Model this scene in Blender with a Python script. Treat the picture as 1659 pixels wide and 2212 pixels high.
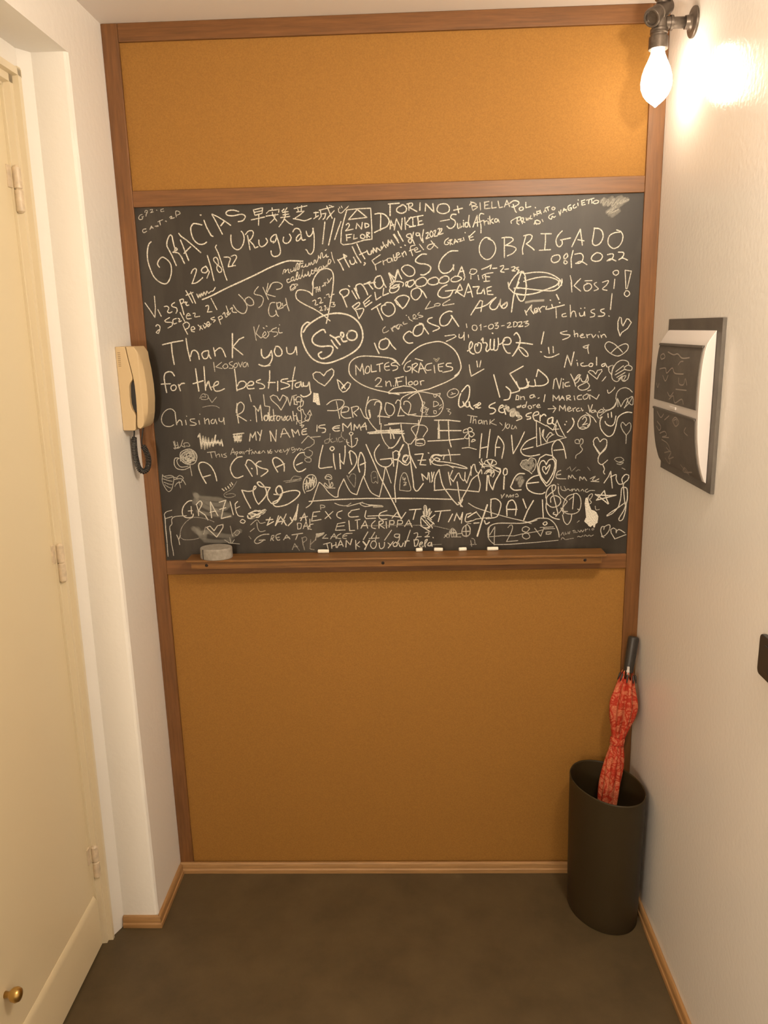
import bpy, bmesh, math, random
from mathutils import Vector, Matrix
random.seed(7)
S = bpy.context.scene
for o in list(bpy.data.objects): bpy.data.objects.remove(o, do_unlink=True)
C = S.collection

# ------------------------------------------------------------------ camera, light, exposure
cam_d = bpy.data.cameras.new('camera'); cam = bpy.data.objects.new('camera', cam_d); C.objects.link(cam)
fw = Vector((-0.0325338, 0.97280144, -0.22934451)); rt = Vector((0.99933279, 0.02785042, -0.02362893)); up = Vector((0.01659891, 0.22996023, 0.97305846))
cam.matrix_world = Matrix(((rt.x, up.x, -fw.x, 0.6925), (rt.y, up.y, -fw.y, -1.9814), (rt.z, up.z, -fw.z, 1.5499), (0, 0, 0, 1)))
cam_d.sensor_fit = 'VERTICAL'; cam_d.sensor_height = 36.0; cam_d.lens = 36.0 * 1680.95 / 2212.0
cam_d.clip_start = 0.02
S.camera = cam
S.view_settings.view_transform = 'Standard'; S.view_settings.look = 'None'
S.view_settings.gamma = 1.0; S.view_settings.use_curve_mapping = False
S.view_settings.exposure = 0.0
w = bpy.data.worlds.new('world'); S.world = w; w.use_nodes = True
w.node_tree.nodes['Background'].inputs[0].default_value = (1.0, 0.75, 0.5, 1); w.node_tree.nodes['Background'].inputs[1].default_value = 0.02
def lamp_light(name, loc, power, radius, col):
    d = bpy.data.lights.new(name, 'POINT'); d.energy = power; d.shadow_soft_size = radius; d.color = col
    o = bpy.data.objects.new(name, d); o.location = loc; C.objects.link(o); return o
# the next pipe lamp along the right wall, beside the photographer, and an added fill light, no real lamp, near the left wall further back
lamp_light('second_wall_lamp_light', (1.22, -1.12, 2.04), 31, 0.04, (1.0, 0.85, 0.67))
lamp_light('left_fill_light', (0.06, -2.45, 1.25), 38, 0.05, (1.0, 0.85, 0.67))
BULB_STRENGTH = 24; BULB_COL = (1.0, 0.85, 0.66)
S.cycles.sample_clamp_indirect = 4.0; S.cycles.max_bounces = 8; S.cycles.transparent_max_bounces = 24
S.cycles.use_denoising = True

# ------------------------------------------------------------------ helpers
def lin(r, g, b):
    f = lambda c: (c/255/12.92) if c/255 <= 0.04045 else ((c/255+0.055)/1.055)**2.4
    return (f(r), f(g), f(b), 1)
def mat(name, base, rough=0.6, spec=0.5, metal=0.0, noise=None, bump=None, stretch=None, coat=0.0):
    """noise=(scale, amount, detail)   bump=(scale, strength, distance)   stretch=(x,y,z) scaling of the pattern"""
    m = bpy.data.materials.new(name); m.use_nodes = True; nt = m.node_tree; N = nt.nodes; L = nt.links
    b = N['Principled BSDF']; b.inputs['Base Color'].default_value = (*base[:3], 1)
    b.inputs['Roughness'].default_value = rough; b.inputs['Specular IOR Level'].default_value = spec; b.inputs['Metallic'].default_value = metal
    b.inputs['Coat Weight'].default_value = coat
    tc = N.new('ShaderNodeTexCoord'); mp = N.new('ShaderNodeMapping'); L.new(tc.outputs['Object'], mp.inputs[0])
    if stretch: mp.inputs['Scale'].default_value = stretch
    if noise:
        n = N.new('ShaderNodeTexNoise'); n.inputs['Scale'].default_value = noise[0]; n.inputs['Detail'].default_value = noise[2]; n.inputs['Roughness'].default_value = 0.65
        L.new(mp.outputs[0], n.inputs[0])
        r = N.new('ShaderNodeValToRGB'); r.color_ramp.elements[0].position = 0.3; r.color_ramp.elements[1].position = 0.7
        a = noise[1]; r.color_ramp.elements[0].color = (*[max(0, c*(1-a)) for c in base[:3]], 1); r.color_ramp.elements[1].color = (*[min(1, c*(1+a)) for c in base[:3]], 1)
        L.new(n.outputs['Fac'], r.inputs[0]); L.new(r.outputs[0], b.inputs['Base Color'])
    if bump:
        n2 = N.new('ShaderNodeTexNoise'); n2.inputs['Scale'].default_value = bump[0]; n2.inputs['Detail'].default_value = 4
        L.new(mp.outputs[0], n2.inputs[0])
        bp = N.new('ShaderNodeBump'); bp.inputs['Strength'].default_value = bump[1]; bp.inputs['Distance'].default_value = bump[2]
        L.new(n2.outputs['Fac'], bp.inputs['Height']); L.new(bp.outputs[0], b.inputs['Normal'])
    return m
def obj(name, bm, m, parent=None, smooth=False, bevel=0.0, seg=2, loc=None):
    me = bpy.data.meshes.new(name)
    bmesh.ops.recalc_face_normals(bm, faces=bm.faces[:])
    if smooth:
        for f in bm.faces: f.smooth = True
    bm.to_mesh(me); bm.free(); me.materials.append(m)
    o = bpy.data.objects.new(name, me); C.objects.link(o)
    if loc is not None:
        me.transform(Matrix.Translation(-Vector(loc))); o.location = loc
    if parent is not None:
        o.parent = parent; o.matrix_parent_inverse = Matrix.Translation(-parent.location)
    if bevel:
        md = o.modifiers.new('bevel', 'BEVEL'); md.width = bevel; md.segments = seg; md.limit_method = 'ANGLE'; md.angle_limit = math.radians(35)
        wn = o.modifiers.new('normals', 'WEIGHTED_NORMAL'); wn.keep_sharp = True
        for p in me.polygons: p.use_smooth = True
    return o
def thing(name, label, cat, loc, group=None):
    o = bpy.data.objects.new(name, None); o.empty_display_size = 0.05; o.location = loc; C.objects.link(o)
    o['label'] = label; o['category'] = cat
    if group: o['group'] = group
    return o
def tag(o, label, cat, group=None):
    o['label'] = label; o['category'] = cat
    if group: o['group'] = group
    return o
def struct(o): o['kind'] = 'structure'; return o
def box(bm, x0, x1, y0, y1, z0, z1):
    v = [bm.verts.new((x, y, z)) for x in (x0, x1) for y in (y0, y1) for z in (z0, z1)]
    for f in ((0,1,3,2), (4,6,7,5), (0,4,5,1), (2,3,7,6), (0,2,6,4), (1,5,7,3)): bm.faces.new([v[i] for i in f])
    return bm
def B(*a):
    bm = bmesh.new(); box(bm, *a); return bm
def frame_from(d):
    d = Vector(d).normalized(); a = Vector((0, 0, 1)) if abs(d.z) < 0.9 else Vector((1, 0, 0))
    u = d.cross(a).normalized(); return d, u, d.cross(u).normalized()
def lathe(bm, base, axis, prof, n=32, cap0=True, cap1=True):
    """prof: list of (distance along axis, radius)"""
    d, u, v = frame_from(axis); base = Vector(base); rings = []
    for (t, r) in prof:
        if r <= 1e-6: rings.append([bm.verts.new(base + d*t)])
        else: rings.append([bm.verts.new(base + d*t + (u*math.cos(a) + v*math.sin(a))*r) for a in [2*math.pi*i/n for i in range(n)]])
    for A, Bq in zip(rings, rings[1:]):
        for i in range(n):
            j = (i+1) % n
            if len(A) == 1 and len(Bq) == 1: break
            if len(A) == 1: bm.faces.new((A[0], Bq[i], Bq[j]))
            elif len(Bq) == 1: bm.faces.new((A[i], Bq[0], A[j]))
            else: bm.faces.new((A[i], A[j], Bq[j], Bq[i]))
    if cap0 and len(rings[0]) > 1: bm.faces.new(rings[0])
    if cap1 and len(rings[-1]) > 1: bm.faces.new(rings[-1])
    return bm
def tube(bm, pts, r, n=10, caps=True):
    pts = [Vector(p) for p in pts]; rings = []; prev = None
    for i, p in enumerate(pts):
        t = (pts[min(i+1, len(pts)-1)] - pts[max(i-1, 0)]).normalized()
        if prev is None: _, u, v = frame_from(t)
        else:
            u = (prev - t*prev.dot(t)).normalized(); v = t.cross(u)
        prev = u; rr = r[i] if isinstance(r, (list, tuple)) else r
        rings.append([bm.verts.new(p + (u*math.cos(2*math.pi*k/n) + v*math.sin(2*math.pi*k/n))*rr) for k in range(n)])
    for A, Bq in zip(rings, rings[1:]):
        for k in range(n): bm.faces.new((A[k], A[(k+1) % n], Bq[(k+1) % n], Bq[k]))
    if caps: bm.faces.new(rings[0]); bm.faces.new(rings[-1])
    return bm
def prism(bm, prof, fn, a, b):
    """extrude the closed 2D outline prof between parameters a and b; fn(p, t) -> point"""
    A = [bm.verts.new(fn(p, a)) for p in prof]; Bv = [bm.verts.new(fn(p, b)) for p in prof]; n = len(prof)
    for i in range(n): bm.faces.new((A[i], A[(i+1) % n], Bv[(i+1) % n], Bv[i]))
    bm.faces.new(A); bm.faces.new(Bv); return bm
def smooth_pts(P, per=6):
    if len(P) < 3: return P
    out = []
    for i in range(len(P)-1):
        p0 = P[max(i-1, 0)]; p1 = P[i]; p2 = P[i+1]; p3 = P[min(i+2, len(P)-1)]
        for k in range(per):
            t = k/per; out.append(tuple(0.5*((2*b) + (-a+c)*t + (2*a-5*b+4*c-d)*t*t + (-a+3*b-3*c+d)*t**3) for a, b, c, d in zip(p0, p1, p2, p3)))
    out.append(P[-1]); return out

# ------------------------------------------------------------------ materials
wall_paint = mat('wall_paint', (0.88, 0.85, 0.80), 0.5, 0.35, bump=(55, 0.25, 0.004))
wall_satin = mat('satin_wall_paint', (0.86, 0.825, 0.78), 0.20, 0.42, bump=(90, 0.22, 0.003))
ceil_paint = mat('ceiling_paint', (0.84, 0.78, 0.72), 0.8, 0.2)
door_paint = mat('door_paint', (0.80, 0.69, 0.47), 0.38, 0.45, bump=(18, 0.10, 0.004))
trim_paint = mat('door_frame_paint', (0.79, 0.69, 0.50), 0.36, 0.45)
hinge_paint = mat('painted_hinge', (0.70, 0.58, 0.42), 0.4, 0.5, noise=(60, 0.15, 3))
def wood(name, c, s, amt=0.3): return mat(name, c, 0.42, 0.4, noise=(9, amt, 6), stretch=s, bump=(12, 0.12, 0.001))
frame_v = wood('frame_wood_vertical', (0.165, 0.070, 0.022), (14, 14, 0.8)); frame_h = wood('frame_wood_horizontal', (0.165, 0.070, 0.022), (0.8, 14, 14))
ledge_wood = wood('ledge_wood', (0.18, 0.080, 0.021), (0.8, 14, 14))
oak_x = wood('oak_trim_x', (0.36, 0.20, 0.08), (1, 16, 16), 0.22); oak_y = wood('oak_trim_y', (0.36, 0.20, 0.08), (16, 1, 16), 0.22)
cork = mat('cork', (0.30, 0.143, 0.029), 0.72, 0.25, noise=(330, 0.13, 4), bump=(400, 0.2, 0.0008))
floor_m = mat('floor_vinyl', (0.084, 0.059, 0.029), 0.5, 0.3, noise=(7, 0.22, 8), bump=(60, 0.05, 0.002))
dark_metal = mat('dark_bronze_pipe', (0.13, 0.105, 0.085), 0.38, 0.5, metal=0.7, noise=(70, 0.25, 3))
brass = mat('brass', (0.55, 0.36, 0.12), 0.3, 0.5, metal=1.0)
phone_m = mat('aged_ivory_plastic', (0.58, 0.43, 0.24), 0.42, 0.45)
dark_plastic = mat('dark_plastic', (0.028, 0.024, 0.021), 0.4, 0.45)
bin_m = mat('dark_brown_plastic', (0.032, 0.0215, 0.0085), 0.5, 0.25, bump=(200, 0.08, 0.0006))
white_plastic = mat('white_plastic', (0.68, 0.63, 0.60), 0.38, 0.5)
slate = mat('blackboard_plate_paint', (0.115, 0.10, 0.085), 0.55, 0.35, noise=(14, 0.2, 5))
felt = mat('grey_felt', (0.30, 0.27, 0.23), 0.95, 0.1, noise=(120, 0.18, 5), bump=(260, 0.5, 0.001))
chalk_stick = mat('white_chalk', (0.86, 0.82, 0.70), 0.95, 0.1)
screw_m = mat('dark_screw', (0.03, 0.02, 0.015), 0.4, 0.5, metal=0.6)

def board_material():
    m = mat('blackboard', (0.028, 0.024, 0.020), 0.46, 0.42); nt = m.node_tree; N = nt.nodes; L = nt.links; b = N['Principled BSDF']
    tc = N.new('ShaderNodeTexCoord'); mp = N.new('ShaderNodeMapping'); mp.inputs['Scale'].default_value = (3.2, 1, 1.1); mp.inputs['Rotation'].default_value = (0, 0.35, 0)
    L.new(tc.outputs['Object'], mp.inputs[0])
    n = N.new('ShaderNodeTexNoise'); n.inputs['Scale'].default_value = 3.0; n.inputs['Detail'].default_value = 7; n.inputs['Roughness'].default_value = 0.6; n.inputs['Distortion'].default_value = 0.6
    L.new(mp.outputs[0], n.inputs[0])
    r = N.new('ShaderNodeValToRGB'); r.color_ramp.elements[0].position = 0.45; r.color_ramp.elements[1].position = 0.85
    r.color_ramp.elements[0].color = (0.023, 0.018, 0.0125, 1); r.color_ramp.elements[1].color = (0.060, 0.051, 0.040, 1)
    L.new(n.outputs['Fac'], r.inputs[0]); L.new(r.outputs[0], b.inputs['Base Color']); return m
board_m = board_material()
def chalk_material(nm, lo):
    m = bpy.data.materials.new(nm); m.use_nodes = True; nt = m.node_tree; N = nt.nodes; L = nt.links; N.clear()
    out = N.new('ShaderNodeOutputMaterial'); mix = N.new('ShaderNodeMixShader'); tr = N.new('ShaderNodeBsdfTransparent'); df = N.new('ShaderNodeBsdfDiffuse')
    df.inputs[0].default_value = (0.80, 0.76, 0.66, 1)
    at = N.new('ShaderNodeAttribute'); at.attribute_name = 'chalk_cover'
    tc = N.new('ShaderNodeTexCoord'); n = N.new('ShaderNodeTexNoise'); n.inputs['Scale'].default_value = 420; n.inputs['Detail'].default_value = 2; L.new(tc.outputs['Object'], n.inputs[0])
    mr = N.new('ShaderNodeMapRange'); mr.inputs[1].default_value = 0.3; mr.inputs[2].default_value = 0.6; mr.inputs[3].default_value = lo; mr.inputs[4].default_value = 1.1; L.new(n.outputs['Fac'], mr.inputs[0])
    mu = N.new('ShaderNodeMath'); mu.operation = 'MULTIPLY'; mu.use_clamp = True; L.new(at.outputs['Fac'], mu.inputs[0]); L.new(mr.outputs[0], mu.inputs[1])
    L.new(mu.outputs[0], mix.inputs[0]); L.new(tr.outputs[0], mix.inputs[1]); L.new(df.outputs[0], mix.inputs[2]); L.new(mix.outputs[0], out.inputs[0]); return m
chalk_m = chalk_material('chalk_marks', 0.5); chalk_dust = chalk_material('chalk_dust', 0.95)
def fabric_material():
    m = mat('red_patterned_fabric', (0.6, 0.07, 0.05), 0.7, 0.3); nt = m.node_tree; N = nt.nodes; L = nt.links; b = N['Principled BSDF']
    tc = N.new('ShaderNodeTexCoord'); n = N.new('ShaderNodeTexNoise'); n.inputs['Scale'].default_value = 30; n.inputs['Detail'].default_value = 1; L.new(tc.outputs['Object'], n.inputs[0])
    v = N.new('ShaderNodeTexVoronoi'); v.inputs['Scale'].default_value = 26; v.feature = 'DISTANCE_TO_EDGE'
    mx = N.new('ShaderNodeMix'); mx.data_type = 'VECTOR'; mx.inputs[0].default_value = 0.12; L.new(tc.outputs['Object'], mx.inputs[4]); L.new(n.outputs['Color'], mx.inputs[5]); L.new(mx.outputs[1], v.inputs[0])
    v2 = N.new('ShaderNodeTexVoronoi'); v2.inputs['Scale'].default_value = 260; L.new(tc.outputs['Object'], v2.inputs[0])
    r = N.new('ShaderNodeValToRGB'); r.color_ramp.elements[0].position = 0.05; r.color_ramp.elements[1].position = 0.14
    r.color_ramp.elements[0].color = (0.35, 0.026, 0.008, 1); r.color_ramp.elements[1].color = (0.46, 0.125, 0.060, 1); L.new(v.outputs['Distance'], r.inputs[0])
    r2 = N.new('ShaderNodeValToRGB'); r2.color_ramp.elements[0].position = 0.25; r2.color_ramp.elements[1].position = 0.5
    r2.color_ramp.elements[0].color = (1.15, 1.6, 1.5, 1); r2.color_ramp.elements[1].color = (0.95, 0.75, 0.75, 1); L.new(v2.outputs['Distance'], r2.inputs[0])
    mu = N.new('ShaderNodeMix'); mu.data_type = 'RGBA'; mu.blend_type = 'MULTIPLY'; mu.inputs[0].default_value = 1; L.new(r.outputs[0], mu.inputs[6]); L.new(r2.outputs[0], mu.inputs[7])
    L.new(mu.outputs[2], b.inputs['Base Color']); return m
fabric = fabric_material()
bulb_m = bpy.data.materials.new('glowing_bulb'); bulb_m.use_nodes = True
_b = bulb_m.node_tree.nodes['Principled BSDF']; _b.inputs['Base Color'].default_value = (0.9, 0.85, 0.75, 1)
_b.inputs['Emission Color'].default_value = (*BULB_COL, 1); _b.inputs['Emission Strength'].default_value = BULB_STRENGTH

# ------------------------------------------------------------------ the room
W = 1.30; H = 2.248; YF = -3.6; XD = -0.118            # width, ceiling, far end of the hallway, plane of the door frame
YR = -0.214; YO = -1.16; ZO = 2.124                    # door opening: two sides and head
struct(obj('floor', B(-0.30, W+0.1, YF-0.1, 0.12, -0.08, 0), floor_m))
struct(obj('ceiling', B(-0.30, W+0.1, YF-0.1, 0.12, H, H+0.08), ceil_paint))
struct(obj('wall_back', B(-0.30, W+0.1, 0.016, 0.12, 0, H), wall_paint))
struct(obj('wall_right', B(W, W+0.1, YF, 0.016, 0, H), wall_satin))
struct(obj('wall_front', B(-0.30, W+0.1, YF-0.1, YF, 0, H), wall_paint))
LEAN = 0.0085                                            # the old door frame leans a little
def wall_left():
    bm = bmesh.new(); rnd = random.Random(3)
    box(bm, -0.30, 0, YF, YO, 0, H)
    box(bm, -0.30, 0, YO, YR, ZO, H)
    # pier beside the panel; its plaster arris is a little ragged
    n = 46; zs = [ZO*i/n for i in range(n+1)]
    rows = []
    for z in zs:
        j = rnd.uniform(-0.0022, 0.0022) if 0 < z < ZO else 0
        k = rnd.uniform(-0.0015, 0.0015) if 0 < z < ZO else 0
        e = LEAN*z
        rows.append([bm.verts.new(p) for p in ((-0.30, 0.016, z), (0, 0.016, z), (0, YR+0.007+abs(j), z), (-0.0035, YR+0.002+k*0.5, z), (-0.008-abs(k), YR, z), (-0.094+e, YR, z), (-0.112+e, YR-0.030-0.012*(1-z/2), z), (-0.30, YR-0.030-0.012*(1-z/2), z))])
    for z in (ZO+0.0005, H):                            # above the opening the wall runs on flush
        rows.append([bm.verts.new(p) for p in ((-0.30, 0.016, z), (0, 0.016, z), (0, YR+0.006, z), (0, YR+0.003, z), (0, YR, z), (-0.09, YR, z), (-0.10, YR, z), (-0.30, YR, z))])
    m = len(rows[0])
    for A, Bq in zip(rows, rows[1:]):
        for i in range(m): bm.faces.new((A[i], A[(i+1) % m], Bq[(i+1) % m], Bq[i]))
    bm.faces.new(rows[0]); bm.faces.new(rows[-1])
    return struct(obj('wall_left', bm, wall_paint))
wall_left()

# door in the recess of the left wall
def door():
    d = bpy.data.objects.new('door_1', None); d.location = (-0.138, -0.29, 0); C.objects.link(d); struct(d)
    y0, y1, zt, x = -0.281, -1.075, 2.060, -0.136
    bm = bmesh.new(); box(bm, x-0.038, x, y1, y0, 0.006, zt)
    obj('door_leaf', bm, door_paint, d, bevel=0.003)
    # raised kick rail with a sloping upper edge
    bm = bmesh.new(); prism(bm, [(x, 0.006), (x+0.009, 0.006), (x+0.009, 0.138), (x, 0.153)], lambda p, t: (p[0], t, p[1]), y0-0.006, y1+0.05)
    obj('kick_rail', bm, door_paint, d, bevel=0.0015)
    bm = bmesh.new(); lathe(bm, (x, -0.709, 0.270), (1, 0, 0), [(0, 0.007), (0.008, 0.006), (0.011, 0.009), (0.016, 0.0135), (0.024, 0.015), (0.031, 0.012), (0.034, 0.005), (0.035, 0)], 24)
    k = obj('door_knob', bm, brass, d, smooth=True); k['label'] = 'small brass knob low on the door'
    for zc in (1.849, 1.040, 0.246):
        bm = bmesh.new(); lathe(bm, (x+0.012, y0+0.004, zc-0.047), (0, 0, 1), [(0, 0.004), (0.004, 0.0085), (0.045, 0.0085), (0.046, 0.006), (0.048, 0.006), (0.049, 0.0085), (0.089, 0.0085), (0.094, 0.004)], 16)
        box(bm, x-0.001, x+0.003, y0-0.016, y0+0.004, zc+0.002, zc+0.046); box(bm, x-0.001, x+0.012, y0+0.002, y0+0.02, zc-0.046, zc-0.002)
        obj('hinge', bm, hinge_paint, d, bevel=0.0008)
    return d
door()
def door_frame():
    bm = bmesh.new()
    # moulded profile in plan (x, y) down the hinge side, over the head and down the far side
    prof = [(-0.112, 0.0), (-0.1065, -0.003), (-0.1065, -0.017), (-0.1185, -0.018), (-0.1185, -0.0325), (-0.131, -0.0345), (-0.131, -0.0395), (-0.19, -0.0395), (-0.19, 0.0)]
    yh = -0.2425; zt = 2.066
    for a, s in ((yh, 1), (-1.106, -1)):
        prism(bm, prof, lambda p, t, a=a, s=s: (p[0], a + s*p[1], t), 0, zt+0.02)
    prism(bm, prof, lambda p, t: (p[0], t, zt+0.02 + p[1]), -1.106, yh)
    return struct(obj('trim_1', bm, trim_paint))
door_frame()
# plaster band over the door frame, inside the recess
struct(obj('trim_2', B(-0.30, -0.1135, YO, YR-0.02, 2.080, ZO+0.004), wall_paint))

for o in [c for c in bpy.data.objects if c.name.startswith('trim_') or (c.parent and c.parent.name == 'door_1')]:
    for v in o.data.vertices:
        v.co.x += 0.001 + LEAN*v.co.z
        if o.name == 'trim_1' and v.co.y > -0.5: v.co.y -= 0.012*(1-v.co.z/2)*(1-min(1, (-0.2425-v.co.y)/0.0395))

# oak quarter-round skirting
def skirt(name, m, fn, a, b):
    pr = [(0, 0), (0.0125, 0), (0.0125, 0.012), (0.0095, 0.015), (0.0095, 0.027), (0.006, 0.0325), (0, 0.0325)]
    bm = bmesh.new(); prism(bm, pr, fn, a, b); return struct(obj(name, bm, m, bevel=0.001))
skirt('baseboard_back', oak_x, lambda p, t: (t, -p[0], p[1]), 0.0, W)
skirt('baseboard_right', oak_y, lambda p, t: (W-p[0], t, p[1]), YF, -0.0125)
skirt('baseboard_left', oak_y, lambda p, t: (p[0], t + (-p[0] if t < -0.1 else 0), p[1]), YR+0.001, -0.0125)
skirt('baseboard_reveal', oak_x, lambda p, t: (t + (p[0] if t > -0.05 else 0), YR-p[0], p[1]), -0.0935, 0.0)

# ------------------------------------------------------------------ timber frame, cork boards, blackboard
ZB = 0.0325
fr = thing('timber_frame', 'brown timber frame covering the end wall around cork boards and blackboard', 'frame', (0.65, 0.008, ZB))
obj('stile', B(0.0, 0.0385, 0.0, 0.0155, 0.012, H), frame_v, fr, bevel=0.0018)
obj('stile', B(1.2615, W, 0.0, 0.0155, 0.012, H), frame_v, fr, bevel=0.0018)
for z0, z1 in ((2.2085, H), (1.849, 1.8865), (0.919, 0.9585)):
    obj('rail', B(0.0385, 1.2615, 0.0, 0.0155, z0, z1), frame_h, fr, bevel=0.0018)
tag(obj('cork_board', B(0.0385, 1.2615, 0.0075, 0.0155, 1.8865, 2.2085), cork), 'wide tan cork board across the top, above the blackboard', 'cork board', 'cork boards of the end wall')
tag(obj('cork_board', B(0.0385, 1.2615, 0.0075, 0.0155, 0.012, 0.919), cork), 'tall tan cork board below the chalk ledge, reaching the floor skirting', 'cork board', 'cork boards of the end wall')
YBRD = 0.006
board = thing('blackboard', 'large blackboard covered in white chalk messages and drawings', 'blackboard', (0.65, YBRD, 0.9585))
obj('writing_surface', B(0.0385, 1.2615, YBRD, 0.0155, 0.9585, 1.849), board_m, board)

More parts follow.
